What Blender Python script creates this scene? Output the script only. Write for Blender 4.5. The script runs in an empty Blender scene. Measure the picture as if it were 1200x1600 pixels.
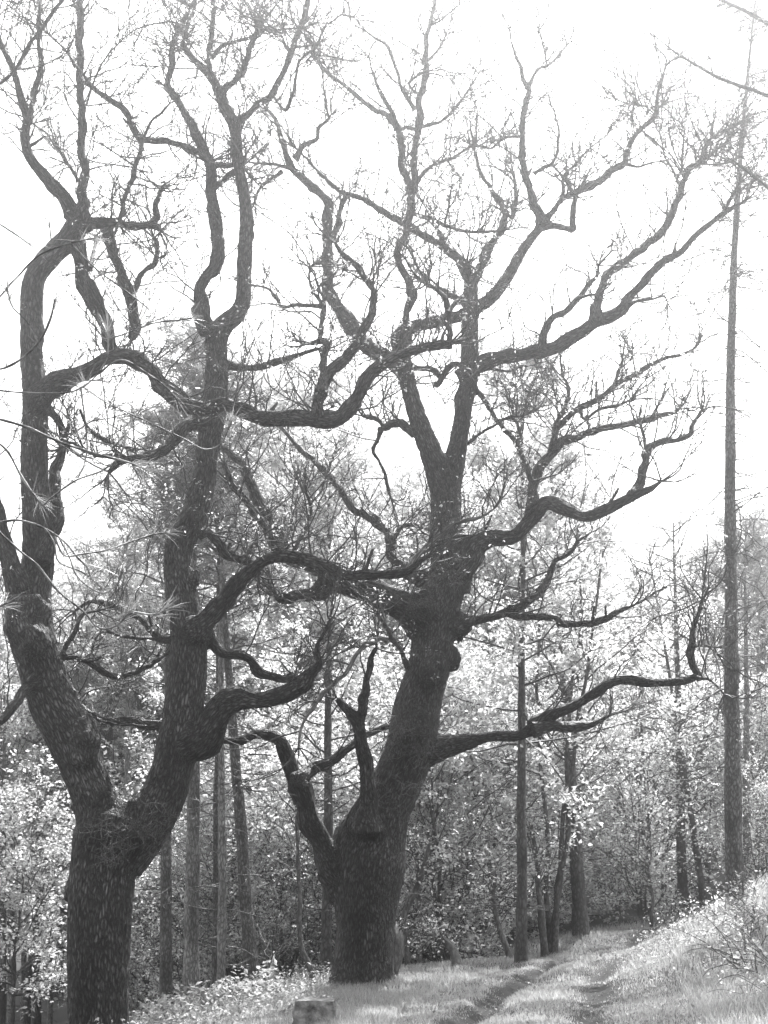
import bpy, math, random
import numpy as np

# ------------------------------------------------------------------ camera, sky, sun, exposure
SC = bpy.context.scene
COL = SC.collection
F = 2222.0                       # focal length in photograph pixels (1200 x 1600)
HORIZON = 1384.0
PITCH = math.atan((HORIZON - 800.0) / F)
EYE = np.array([0.0, 0.0, 1.6])
cam_d = bpy.data.cameras.new('camera')
cam_d.sensor_fit = 'VERTICAL'; cam_d.sensor_height = 36.0; cam_d.lens = 36.0 * F / 1600.0
cam_d.clip_start = 0.1; cam_d.clip_end = 2000
cam = bpy.data.objects.new('camera', cam_d); COL.objects.link(cam)
cam.location = EYE; cam.rotation_euler = (math.pi / 2 + PITCH, 0, 0)
SC.camera = cam

SUN_EL, SUN_AZ = 54.0, 16.0      # degrees; azimuth from +Y (straight ahead) towards +X
world = bpy.data.worlds.new('World'); SC.world = world; world.use_nodes = True
nt = world.node_tree; nt.nodes.clear()
sky = nt.nodes.new('ShaderNodeTexSky'); sky.sky_type = 'NISHITA'; sky.sun_disc = False
sky.sun_elevation = math.radians(SUN_EL); sky.sun_rotation = math.radians(SUN_AZ)
sky.air_density = 1.0; sky.dust_density = 4.0; sky.ozone_density = 1.0
hs = nt.nodes.new('ShaderNodeHueSaturation'); hs.inputs['Saturation'].default_value = 0.0
bg = nt.nodes.new('ShaderNodeBackground'); bg.inputs['Strength'].default_value = 0.15
wo = nt.nodes.new('ShaderNodeOutputWorld')
nt.links.new(sky.outputs[0], hs.inputs['Color']); nt.links.new(hs.outputs[0], bg.inputs['Color'])
nt.links.new(bg.outputs[0], wo.inputs['Surface'])
sun_d = bpy.data.lights.new('sun', 'SUN'); sun_d.energy = 4.3; sun_d.angle = math.radians(0.53)
sun_d.color = (1.0, 1.0, 1.0)
sun = bpy.data.objects.new('sun', sun_d); COL.objects.link(sun)
sun.rotation_euler = (math.radians(90 - SUN_EL), 0, math.radians(180 - SUN_AZ))
sun.rotation_euler = (-math.radians(90 - SUN_EL), 0, -math.radians(SUN_AZ))
SC.view_settings.view_transform = 'Standard'; SC.view_settings.look = 'None'
SC.view_settings.exposure = 1.55; SC.view_settings.gamma = 1.0
SC.view_settings.use_curve_mapping = False
SC.render.engine = 'CYCLES'
SC.cycles.max_bounces = 10; SC.cycles.diffuse_bounces = 6; SC.cycles.transmission_bounces = 4
SC.cycles.volume_bounces = 0; SC.cycles.transparent_max_bounces = 8
HAZE = 0.0038

rng = np.random.default_rng(7); random.seed(7)

# ------------------------------------------------------------------ helpers
def W(u, v, Y):
    """world point seen at photograph pixel (u, v) at ground distance Y; also metres per pixel there"""
    a = (u - 600.0) / F; b = (800.0 - v) / F
    c, s = math.cos(PITCH), math.sin(PITCH)
    d = np.array([a, c - b * s, s + b * c])
    t = Y / d[1]
    return EYE + d * t, t / F

def UX(u, Y):
    return (u - 600.0) / F * Y * math.cos(PITCH)

class Acc:
    """collects polygons for one mesh object"""
    def __init__(self):
        self.v = []; self.q = []; self.t = []; self.a = []; self.n = 0
    def add(self, v, quads=None, tris=None, attr=None):
        v = np.asarray(v, np.float32).reshape(-1, 3)
        if quads is not None: self.q.append(np.asarray(quads, np.int32).reshape(-1, 4) + self.n)
        if tris is not None: self.t.append(np.asarray(tris, np.int32).reshape(-1, 3) + self.n)
        self.a.append(np.zeros_like(v) if attr is None else np.asarray(attr, np.float32).reshape(-1, 3))
        self.v.append(v); self.n += len(v)
    def mesh(self, name, mat, origin=(0, 0, 0), smooth=True):
        me = bpy.data.meshes.new(name)
        v = np.concatenate(self.v) - np.asarray(origin, np.float32)
        q = np.concatenate(self.q) if self.q else np.zeros((0, 4), np.int32)
        t = np.concatenate(self.t) if self.t else np.zeros((0, 3), np.int32)
        me.vertices.add(len(v)); me.vertices.foreach_set('co', v.ravel())
        me.loops.add(q.size + t.size)
        me.loops.foreach_set('vertex_index', np.concatenate([q.ravel(), t.ravel()]))
        me.polygons.add(len(q) + len(t))
        ls = np.concatenate([np.arange(len(q)) * 4, q.size + np.arange(len(t)) * 3]).astype(np.int32)
        me.polygons.foreach_set('loop_start', ls)
        me.polygons.foreach_set('use_smooth', np.full(len(q) + len(t), smooth))
        at = me.attributes.new('bark', 'FLOAT_VECTOR', 'POINT')
        at.data.foreach_set('vector', np.concatenate(self.a).ravel())
        me.materials.append(mat); me.update(calc_edges=True)
        return me
    def build(self, name, mat, parent=None, origin=(0, 0, 0), smooth=True):
        o = bpy.data.objects.new(name, self.mesh(name, mat, origin, smooth)); COL.objects.link(o)
        if parent is not None: o.parent = parent
        return o

def tag(o, label=None, cat=None, group=None, kind=None):
    if label: o['label'] = label
    if cat: o['category'] = cat
    if group: o['group'] = group
    if kind: o['kind'] = kind
    return o

def thing(name, loc, label, cat, group=None, rz=0.0):
    o = bpy.data.objects.new(name, None); COL.objects.link(o)
    o.location = loc; o.rotation_euler = (0, 0, rz); o.empty_display_size = 0.3
    return tag(o, label, cat, group)

def copy_tree(root, loc, rz, scale, label, group=None):
    r = root.copy(); COL.objects.link(r); r.location = loc; r.rotation_euler = (0, 0, rz)
    r.scale = scale
    r['label'] = label
    if group: r['group'] = group
    for ch in list(root.children):
        c = ch.copy(); COL.objects.link(c); c.parent = r
    return r

def norm(a):
    return a / np.maximum(np.linalg.norm(a, axis=-1, keepdims=True), 1e-9)

def spline(P, step):
    """Catmull-Rom through rows of P (any number of columns), spaced about `step` along xyz"""
    P = np.asarray(P, float)
    if len(P) == 2: P = np.array([P[0], (P[0] + P[1]) / 2, P[1]])
    Q = np.vstack([2 * P[0] - P[1], P, 2 * P[-1] - P[-2]])
    out = []
    for i in range(1, len(Q) - 2):
        n = max(2, int(np.linalg.norm(Q[i + 1, :3] - Q[i, :3]) / step))
        t = np.linspace(0, 1, n, endpoint=False)[:, None]
        a, b, c, d = Q[i - 1], Q[i], Q[i + 1], Q[i + 2]
        out.append(0.5 * (2 * b + (c - a) * t + (2 * a - 5 * b + 4 * c - d) * t ** 2 + (3 * b - a - 3 * c + d) * t ** 3))
    out.append(Q[-2][None])
    return np.vstack(out)

def tube(acc, P, R, sides=12, rough=0.06, lumps=0.5, cap=True, ridges=0.0, seed=None, cap0=False, knots=0.0):
    """one limb: P (n,3) centre line, R (n) radius; uneven section, bark coordinates along it"""
    g = np.random.default_rng(seed if seed is not None else rng.integers(1 << 30))
    P = np.asarray(P, float); R = np.maximum(np.asarray(R, float), 0.0015); n = len(P)
    T = norm(np.gradient(P, axis=0))
    N = np.zeros_like(P); ref = np.array([0, 1, 0]) if abs(T[0, 1]) < 0.9 else np.array([1, 0, 0])
    N[0] = norm(np.cross(T[0], ref))
    for i in range(1, n):
        k = N[i - 1] - T[i] * np.dot(N[i - 1], T[i]); N[i] = k / max(np.linalg.norm(k), 1e-9)
    B = np.cross(T, N)
    s = np.concatenate([[0], np.cumsum(np.linalg.norm(np.diff(P, axis=0), axis=1))])
    th = np.linspace(0, 2 * math.pi, sides, endpoint=False)
    S, TH = np.meshgrid(s, th, indexing='ij')
    rr = np.ones_like(S); rm = max(R.mean(), 0.02)
    for k in range(10):
        m = g.integers(0, 4); w = g.uniform(0.2, 1.0) / rm * lumps; ph = g.uniform(0, 6.28, 2)
        rr += rough * g.uniform(0.3, 0.8) / (1 + 0.25 * m) * np.cos(m * TH + ph[0]) * np.cos(w * S + ph[1])
    if ridges > 0:
        for k in range(26):
            m = g.integers(9, 26); w = g.uniform(2, 9); ph = g.uniform(0, 6.28, 2)
            rr += ridges / R.mean() * 0.22 * np.cos(m * TH + ph[0] + 1.3 * np.sin(w * S + ph[1]))
    if knots > 0:
        for k in range(int(knots * s[-1]) + 1):
            s0, t0, am = g.uniform(0, s[-1]), g.uniform(0, 6.28), g.uniform(.1, .5); wd = g.uniform(.5, 1.3)
            rl = np.interp(s0, s, R)
            dt = np.abs((TH - t0 + math.pi) % (2 * math.pi) - math.pi)
            rr += am * np.exp(-((S - s0) / (rl * wd)) ** 2 - (dt / .7) ** 2)
    rad = R[:, None] * rr
    V = P[:, None] + rad[..., None] * (np.cos(TH)[..., None] * N[:, None] + np.sin(TH)[..., None] * B[:, None])
    off = g.uniform(0, 20)
    A = np.stack([rad * np.cos(TH) + off, rad * np.sin(TH) + off, S], -1)
    i = np.arange(n - 1)[:, None] * sides; j = np.arange(sides)[None]; j2 = (j + 1) % sides
    quads = np.stack([i + j, i + j2, i + sides + j2, i + sides + j], -1).reshape(-1, 4)
    V = V.reshape(-1, 3); A = A.reshape(-1, 3); tris = None
    if cap:
        c = len(V); V = np.vstack([V, P[-1] + T[-1] * R[-1] * 0.6]); A = np.vstack([A, A[-1]])
        k = (n - 1) * sides
        tris = np.stack([k + np.arange(sides), k + (np.arange(sides) + 1) % sides, np.full(sides, c)], -1)
    if cap0:
        c = len(V); V = np.vstack([V, P[0] - T[0] * R[0] * 0.3]); A = np.vstack([A, A[0]])
        t0 = np.stack([(np.arange(sides) + 1) % sides, np.arange(sides), np.full(sides, c)], -1)
        tris = t0 if tris is None else np.vstack([tris, t0])
    acc.add(V, quads, tris, A)

def walk(start, dirs, length, nseg, curl, up, g):
    """many wandering twigs at once -> (N, nseg+1, 3)"""
    n = len(start); P = np.zeros((n, nseg + 1, 3)); P[:, 0] = start; d = norm(dirs); h = (length / nseg)[:, None]
    for k in range(nseg):
        d = norm(d + g.normal(0, curl, (n, 3)) + np.array([0, 0, up]))
        P[:, k + 1] = P[:, k] + d * h
    return P

def twig_tubes(acc, P, r0, r1, sides=3):
    n, m, _ = P.shape
    T = norm(np.gradient(P, axis=1)); ref = np.tile(norm(np.array([[0.3, 0.9, 0.2]]))[:, None], (n, m, 1))
    N = norm(np.cross(T, ref)); B = np.cross(T, N)
    R = (r0[:, None] * np.linspace(1, 0, m)[None] ** 0.8 + r1)
    th = np.linspace(0, 2 * math.pi, sides, endpoint=False)
    V = P[:, :, None] + R[:, :, None, None] * (np.cos(th)[None, None, :, None] * N[:, :, None] + np.sin(th)[None, None, :, None] * B[:, :, None])
    base = (np.arange(n) * m * sides)[:, None, None]; i = (np.arange(m - 1) * sides)[None, :, None]
    j = np.arange(sides)[None, None]; j2 = (j + 1) % sides
    q = np.stack([base + i + j, base + i + j2, base + i + sides + j2, base + i + sides + j], -1)
    A = V * 1.0
    acc.add(V.reshape(-1, 3), q.reshape(-1, 4), None, A.reshape(-1, 3))

def pick(P, per, lo, hi, g, spread=0.9, up=0.2):
    """start points and directions for side twigs of the twigs P"""
    n, m, _ = P.shape
    idx = np.repeat(np.arange(n), per); t = g.uniform(lo, hi, len(idx)) * (m - 1)
    k = np.minimum(t.astype(int), m - 2); f = (t - k)[:, None]
    st = P[idx, k] * (1 - f) + P[idx, k + 1] * f
    tan = norm(P[idx, k + 1] - P[idx, k])
    side = g.normal(0, 1, (len(idx), 3)); side = norm(side - tan * (side * tan).sum(1, keepdims=True))
    return st, norm(tan * (1 - 0.5 * spread) + side * spread + np.array([0, 0, up])), idx

def leaves(acc, C, size, g, aspect=0.55, flat=0.5, fold=0.25):
    """one small folded blade per row of C"""
    n = len(C)
    ax = norm(g.normal(0, 1, (n, 3)) * np.array([1, 1, 0.6])); nm = g.normal(0, 1, (n, 3)) * (1 - flat) + np.array([0, 0, 1.0]) * flat
    sd = norm(np.cross(ax, nm)); up = np.cross(sd, ax)
    L = (size * g.uniform(0.6, 1.4, n))[:, None]
    v = np.stack([C, C + ax * L * 0.45 + sd * L * aspect * 0.5 + up * L * fold * 0.4, C + ax * L,
                  C + ax * L * 0.5 - sd * L * aspect * 0.5 + up * L * fold * 0.4], 1)
    b = (np.arange(n) * 4)[:, None]
    t = np.concatenate([b + np.array([[0, 1, 2]]), b + np.array([[0, 2, 3]])], 1).reshape(-1, 3)
    tone = np.repeat(g.uniform(0, 1, n), 4)
    acc.add(v.reshape(-1, 3), None, t, np.stack([tone, tone, tone], -1))

# ------------------------------------------------------------------ materials
def new_mat(name):
    m = bpy.data.materials.new(name); m.use_nodes = True
    n = m.node_tree.nodes; n.clear()
    return m, n, m.node_tree.links

def node(n, kind, **kw):
    o = n.new(kind)
    for k, v in kw.items():
        if k in o.inputs: o.inputs[k].default_value = v
        else: setattr(o, k, v)
    return o

def ramp(n, stops):
    r = n.new('ShaderNodeValToRGB')
    while len(r.color_ramp.elements) < len(stops): r.color_ramp.elements.new(0.5)
    for e, (p, c) in zip(r.color_ramp.elements, stops):
        e.position = p; e.color = (c, c, c, 1)
    return r

def bark_mat(name, dark, light, freq=(24, 24, 5), bump=0.9, dist=0.03, lichen=0.0):
    m, n, L = new_mat(name)
    at = node(n, 'ShaderNodeAttribute', attribute_name='bark')
    mp = n.new('ShaderNodeMapping'); mp.inputs['Scale'].default_value = freq
    L.new(at.outputs['Vector'], mp.inputs['Vector'])
    nz0 = node(n, 'ShaderNodeTexNoise', Scale=0.9, Detail=4.0, Roughness=.7)
    L.new(mp.outputs[0], nz0.inputs['Vector'])
    mix = node(n, 'ShaderNodeMixRGB', blend_type='ADD'); mix.inputs[0].default_value = 1.0
    nzs = node(n, 'ShaderNodeVectorMath', operation='SCALE'); nzs.inputs['Scale'].default_value = 1.7
    L.new(mp.outputs[0], mix.inputs[1]); L.new(nz0.outputs['Color'], nzs.inputs[0]); L.new(nzs.outputs[0], mix.inputs[2])
    vo = node(n, 'ShaderNodeTexVoronoi', feature='DISTANCE_TO_EDGE', Scale=1.0)
    L.new(mix.outputs[0], vo.inputs['Vector'])
    nz = node(n, 'ShaderNodeTexNoise', Scale=2.2, Detail=6.0, Roughness=0.65)
    L.new(mp.outputs[0], nz.inputs['Vector'])
    big = node(n, 'ShaderNodeTexNoise', Scale=1.3, Detail=4.0, Roughness=0.6)
    L.new(at.outputs['Vector'], big.inputs['Vector'])
    r1 = ramp(n, [(0.02, dark * 0.35), (0.13, dark), (0.42, light)])
    L.new(vo.outputs['Distance'], r1.inputs[0])
    r2 = ramp(n, [(0.36, 0.5), (0.5, .9), (0.62, 1.15), (0.72, 1.3 + lichen)])
    L.new(big.outputs[0], r2.inputs[0])
    mu = node(n, 'ShaderNodeMixRGB', blend_type='MULTIPLY'); mu.inputs[0].default_value = 1.0
    L.new(r1.outputs[0], mu.inputs[1]); L.new(r2.outputs[0], mu.inputs[2])
    r3 = ramp(n, [(0.3, 0.7), (0.7, 1.3)]); L.new(nz.outputs[0], r3.inputs[0])
    mu2 = node(n, 'ShaderNodeMixRGB', blend_type='MULTIPLY'); mu2.inputs[0].default_value = 1.0
    L.new(mu.outputs[0], mu2.inputs[1]); L.new(r3.outputs[0], mu2.inputs[2])
    ad = node(n, 'ShaderNodeMath', operation='MULTIPLY_ADD'); ad.inputs[1].default_value = 0.35
    L.new(nz.outputs[0], ad.inputs[0])
    r4 = ramp(n, [(0.0, 0.0), (0.3, 1.0)]); L.new(vo.outputs['Distance'], r4.inputs[0])
    L.new(r4.outputs[0], ad.inputs[2])
    bp = node(n, 'ShaderNodeBump', Strength=bump, Distance=dist); L.new(ad.outputs[0], bp.inputs['Height'])
    bs = node(n, 'ShaderNodeBsdfPrincipled', Roughness=0.62); bs.inputs['Specular IOR Level'].default_value = 0.5
    L.new(mu2.outputs[0], bs.inputs['Base Color']); L.new(bp.outputs[0], bs.inputs['Normal'])
    out = n.new('ShaderNodeOutputMaterial'); L.new(bs.outputs[0], out.inputs[0])
    return m

def leaf_mat(name, lo, hi, trans, rough=0.5, gloss=0.2):
    m, n, L = new_mat(name)
    at = node(n, 'ShaderNodeAttribute', attribute_name='bark')
    sp = n.new('ShaderNodeSeparateXYZ'); L.new(at.outputs['Vector'], sp.inputs[0])
    r = ramp(n, [(0.0, lo), (1.0, hi)]); L.new(sp.outputs[0], r.inputs[0])
    rt = ramp(n, [(0.0, trans * 0.6), (1.0, trans * 1.25)]); L.new(sp.outputs[0], rt.inputs[0])
    p = node(n, 'ShaderNodeBsdfPrincipled', Roughness=rough); p.inputs['Specular IOR Level'].default_value = gloss
    L.new(r.outputs[0], p.inputs['Base Color'])
    t = n.new('ShaderNodeBsdfTranslucent'); L.new(rt.outputs[0], t.inputs['Color'])
    ad = n.new('ShaderNodeAddShader'); L.new(p.outputs[0], ad.inputs[0]); L.new(t.outputs[0], ad.inputs[1])
    out = n.new('ShaderNodeOutputMaterial'); L.new(ad.outputs[0], out.inputs[0])
    return m

OAK = bark_mat('oak_bark', 0.07, 0.19, (27, 27, 7), 1.0, 0.045, 0.8)
OAK_TWIG = bark_mat('oak_twig', 0.07, 0.12, (40, 40, 10), 0.3, 0.004)
PINE = bark_mat('pine_bark', 0.13, 0.28, (20, 20, 8), 0.8, 0.02, 0.2)
PINE_PALE = bark_mat('pale_pine_bark', 0.22, 0.42, (20, 20, 7), 0.6, 0.015, 0.2)
GREY = bark_mat('grey_bark', 0.08, 0.17, (14, 14, 6), 0.5, 0.01, 0.3)
DEAD = bark_mat('bare_wood', 0.16, 0.30, (40, 40, 4), 0.4, 0.008, 0.2)
LEAF = leaf_mat('spring_leaf', 0.09, 0.17, 0.50)
LEAF_DARK = leaf_mat('older_leaf', 0.08, 0.16, 0.50)
LEAF_BRIGHT = leaf_mat('pale_leaf', 0.10, 0.18, 0.48)
NEEDLE = leaf_mat('pine_needle', 0.06, 0.11, 0.14, 0.3, 0.6)
NEAR_NEEDLE = leaf_mat('near_pine_needle', 0.07, 0.14, 0.12, 0.4, 0.4)
GRASS = leaf_mat('grass_blade', 0.08, 0.17, 0.29, 0.45, 0.3)
HERB = leaf_mat('herb_leaf', 0.06, 0.12, 0.30)
LITTER = leaf_mat('dry_leaf', 0.08, 0.30, 0.05)

def ground_mat(name, a, b, dirt=None):
    m, n, L = new_mat(name)
    tc = n.new('ShaderNodeTexCoord')
    n1 = node(n, 'ShaderNodeTexNoise', Scale=0.5, Detail=8.0, Roughness=0.65); L.new(tc.outputs['Object'], n1.inputs['Vector'])
    n2 = node(n, 'ShaderNodeTexNoise', Scale=14.0, Detail=6.0, Roughness=0.7); L.new(tc.outputs['Object'], n2.inputs['Vector'])
    r = ramp(n, [(0.3, a), (0.7, b)]); L.new(n1.outputs[0], r.inputs[0])
    r2 = ramp(n, [(0.3, 0.55), (0.7, 1.4)]); L.new(n2.outputs[0], r2.inputs[0])
    mu = node(n, 'ShaderNodeMixRGB', blend_type='MULTIPLY'); mu.inputs[0].default_value = 1.0
    L.new(r.outputs[0], mu.inputs[1]); L.new(r2.outputs[0], mu.inputs[2]); col = mu.outputs[0]
    if dirt is not None:
        at = node(n, 'ShaderNodeAttribute', attribute_name='bark'); sp = n.new('ShaderNodeSeparateXYZ')
        L.new(at.outputs['Vector'], sp.inputs[0])
        mx = n.new('ShaderNodeMixRGB'); L.new(sp.outputs[0], mx.inputs[0]); L.new(col, mx.inputs[1])
        rd = ramp(n, [(0.3, dirt * 0.6), (0.7, dirt * 1.4)]); L.new(n2.outputs[0], rd.inputs[0]); L.new(rd.outputs[0], mx.inputs[2])
        col = mx.outputs[0]
    bp = node(n, 'ShaderNodeBump', Strength=0.8, Distance=0.05); L.new(n2.outputs[0], bp.inputs['Height'])
    bs = node(n, 'ShaderNodeBsdfPrincipled', Roughness=0.95); bs.inputs['Specular IOR Level'].default_value = 0.1
    L.new(col, bs.inputs['Base Color']); L.new(bp.outputs[0], bs.inputs['Normal'])
    out = n.new('ShaderNodeOutputMaterial'); L.new(bs.outputs[0], out.inputs[0])
    return m
SOIL = ground_mat('forest_floor', 0.05, 0.10)
TRACK = ground_mat('grassy_track', 0.08, 0.13, 0.055)

def stone_mat():
    m, n, L = new_mat('weathered_stone')
    tc = n.new('ShaderNodeTexCoord')
    n1 = node(n, 'ShaderNodeTexNoise', Scale=5.0, Detail=10.0, Roughness=0.7); L.new(tc.outputs['Object'], n1.inputs['Vector'])
    n2 = node(n, 'ShaderNodeTexNoise', Scale=30.0, Detail=5.0); L.new(tc.outputs['Object'], n2.inputs['Vector'])
    r = ramp(n, [(0.36, 0.07), (0.5, 0.22), (0.66, 0.45)]); L.new(n1.outputs[0], r.inputs[0])
    bp = node(n, 'ShaderNodeBump', Strength=0.7, Distance=0.02); L.new(n2.outputs[0], bp.inputs['Height'])
    bs = node(n, 'ShaderNodeBsdfPrincipled', Roughness=0.9)
    L.new(r.outputs[0], bs.inputs['Base Color']); L.new(bp.outputs[0], bs.inputs['Normal'])
    out = n.new('ShaderNodeOutputMaterial'); L.new(bs.outputs[0], out.inputs[0])
    return m
STONE = stone_mat()

# ------------------------------------------------------------------ terrain: thin-plate surface through measured points
CP = [W(*a)[0] for a in [(570, 1537, 24), (155, 1655, 21), (1148, 1403, 27), (827, 1600, 16.5), (872, 1550, 22.5), (930, 1510, 28),
      (990, 1490, 31), (1042, 1466, 35), (1080, 1449, 39), (1070, 1424, 44), (1190, 1592, 13), (1200, 1448, 19), (1100, 1530, 18), (490, 1606, 17), (400, 1572, 22),
      (300, 1612, 24), (405, 1550, 29), (350, 1594, 27), (200, 1650, 30), (50, 1650, 45), (800, 1503, 29), (905, 1463, 38), (700, 1521, 28),
      (620, 1528, 28), (1200, 1405, 36), (980, 1450, 41)]]
CP += [np.array(p, float) for p in [(0, 0, 0), (-6, 2, -.4), (6, 2, 1.0), (0, 9, -.02), (3, 9, .25), (-3, 9, -.25), (-30, 90, -5), (0, 90, 1), (30, 90, 4.5), (-60, 60, -7),
      (60, 60, 6), (0, 52, .3), (-13, 60, -4), (15, 55, 2.4), (-200, 250, -10), (200, 250, 12), (0, 250, 4), (-60, 0, -5), (60, 0, 6), (0, -60, 0), (-200, -100, -6), (200, -100, 8)]]
CP = np.array(CP)
def _k(r2): return 0.5 * r2 * np.log(np.maximum(r2, 1e-9))
def _solve():
    n = len(CP); D = ((CP[:, None, :2] - CP[None, :, :2]) ** 2).sum(-1)
    K = _k(D) + np.eye(n) * 0.6
    Pm = np.hstack([np.ones((n, 1)), CP[:, :2]])
    A = np.block([[K, Pm], [Pm.T, np.zeros((3, 3))]])
    return np.linalg.solve(A, np.concatenate([CP[:, 2], np.zeros(3)]))
WT = _solve()
def H(x, y):
    x = np.asarray(x, float); y = np.asarray(y, float); sh = x.shape
    q = np.stack([x.ravel(), y.ravel()], -1)
    d = ((q[:, None] - CP[None, :, :2]) ** 2).sum(-1)
    z = _k(d) @ WT[:-3] + WT[-3] + q @ WT[-2:]
    z = z + 0.02 * np.sin(q[:, 0] * 1.7 + 2 * np.sin(q[:, 1] * .6)) * np.sin(q[:, 1] * 1.1) + 0.012 * np.sin(q[:, 0] * 4.1) * np.sin(q[:, 1] * 3.3)
    return z.reshape(sh)
def h1(x, y): return float(H(np.array([x]), np.array([y]))[0])

# path centre line
PC = np.array([(0.2, 4), (0.7, 10)] + [tuple(W(*a)[0][:2]) for a in [(827, 1600, 16.5), (872, 1550, 22.5), (930, 1510, 28), (990, 1490, 31), (1042, 1466, 35), (1080, 1449, 39)]] + [(12, 42.5), (17, 45), (26, 46.5)])
PCS = spline(np.hstack([PC, np.zeros((len(PC), 1))]), 0.15)[:, :2]
PT = norm(np.gradient(PCS, axis=0)); PN = np.stack([PT[:, 1], -PT[:, 0]], -1)       # to the right
def path_t(x, y):
    """signed distance to the path centre line"""
    q = np.stack([np.ravel(x), np.ravel(y)], -1); out = np.empty(len(q))
    for k in range(0, len(q), 4000):
        d = ((q[k:k + 4000, None] - PCS[None]) ** 2).sum(-1); i = d.argmin(1)
        out[k:k + 4000] = np.sign(((q[k:k + 4000] - PCS[i]) * PN[i]).sum(1)) * np.sqrt(d[np.arange(len(i)), i])
    return out.reshape(np.shape(x))
HALF = 1.7
def track_profile(t, s):
    """height and bare earth across the track: a scoured left rut under a little bank, a shallower right rut"""
    wob = 0.07 * np.sin(s * 0.9) + 0.04 * np.sin(s * 2.3) + 0.02 * np.sin(s * 6.1)
    tl, tr = t + 0.70 + wob, t - 0.68 + 0.6 * wob
    lr = np.exp(-(tl / 0.19) ** 2); rr = np.exp(-(tr / 0.24) ** 2)
    near = np.clip(1.4 - (s - 15) / 14, 0.05, 1.1) * (0.75 + 0.25 * np.sin(s * 1.7))
    bank = 1 / (1 + np.exp((tl + 0.20) / 0.05)) * np.clip((1.7 + t) / 0.7, 0, 1)
    z = -0.09 * lr - 0.07 * rr * near + 0.03 * np.exp(-(t / 0.4) ** 2) + 0.06 * bank * (0.75 + 0.25 * np.sin(s * 3.1))
    dirt = np.clip(1.3 * np.exp(-((tl + .04) / 0.21) ** 4) * (0.8 + 0.2 * np.sin(s * 2.7)) + 1.3 * rr * near, 0, 1)
    return z, dirt

g1 = np.linspace(-1, 1, 330); X1 = 26 * np.sinh(3.0 * g1) / np.sinh(1.0) * 1.0
g2 = np.linspace(-0.72, 1, 330); Y1 = 26 + 22 * np.sinh(3.0 * g2) / np.sinh(1.0)
GX, GY = np.meshgrid(X1, Y1, indexing='ij')
GZ = H(GX, GY); near = (np.abs(GX) < 40) & (GY > -6) & (GY < 70)
TT = np.full(GX.shape, 99.0); TT[near] = path_t(GX[near], GY[near])
GZ = GZ - 0.30 * np.clip((HALF - 0.15 - np.abs(TT)) / 0.5, 0, 1)
far = np.sqrt(GX ** 2 + GY ** 2) > 260
GZ = np.where(far, H(GX * 260 / np.maximum(np.hypot(GX, GY), 260), GY * 260 / np.maximum(np.hypot(GX, GY), 260)), GZ)
ac = Acc(); ni, nj = GX.shape
ii = (np.arange(ni - 1)[:, None] * nj + np.arange(nj - 1)[None]).ravel()
ac.add(np.stack([GX, GY, GZ], -1), np.stack([ii, ii + nj, ii + nj + 1, ii + 1], -1))
tag(ac.build('ground', SOIL), kind='structure')

S_ = np.arange(len(PCS)) * 0.15; T_ = np.linspace(-HALF, HALF, 57)
PX = PCS[:, None, 0] + PN[:, None, 0] * T_; PY = PCS[:, None, 1] + PN[:, None, 1] * T_
pz, dirt = track_profile(T_[None] + 0 * PX, PY)
fade = np.clip((HALF - np.abs(T_)) / 0.25, 0, 1)[None]
PZ = H(PX, PY) + 0.004 + pz * fade
ac = Acc(); m_ = len(T_); ii = (np.arange(len(S_) - 1)[:, None] * m_ + np.arange(m_ - 1)[None]).ravel()
ac.add(np.stack([PX, PY, PZ], -1), np.stack([ii, ii + 1, ii + m_ + 1, ii + m_], -1), None, np.stack([dirt, dirt, dirt], -1))
tag(ac.build('path', TRACK), kind='structure')

# ------------------------------------------------------------------ the two oaks
def limb(txt, Y0, Y1, base, Yb):
    """'u,v,w u,v,w ...' traced centre line, width in photograph px -> rows x, y, z, r with the distance going from Y0 to Y1"""
    rows = [list(map(float, a.split(','))) for a in txt.split()]
    ws = [r[2] if len(r) > 2 else None for r in rows]
    ks = [i for i, w in enumerate(ws) if w is not None]
    L = [0.0]
    for a, b in zip(rows, rows[1:]): L.append(L[-1] + math.hypot(b[0] - a[0], b[1] - a[1]))
    wi = np.interp(L, [L[k] for k in ks], [ws[k] for k in ks])
    out = []
    for r, w, l in zip(rows, wi, L):
        p, s = W(r[0], r[1], Yb + Y0 + (Y1 - Y0) * l / max(L[-1], 1e-6))
        out.append([*p, 0.5 * w * s])
    return np.array(out)

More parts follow.
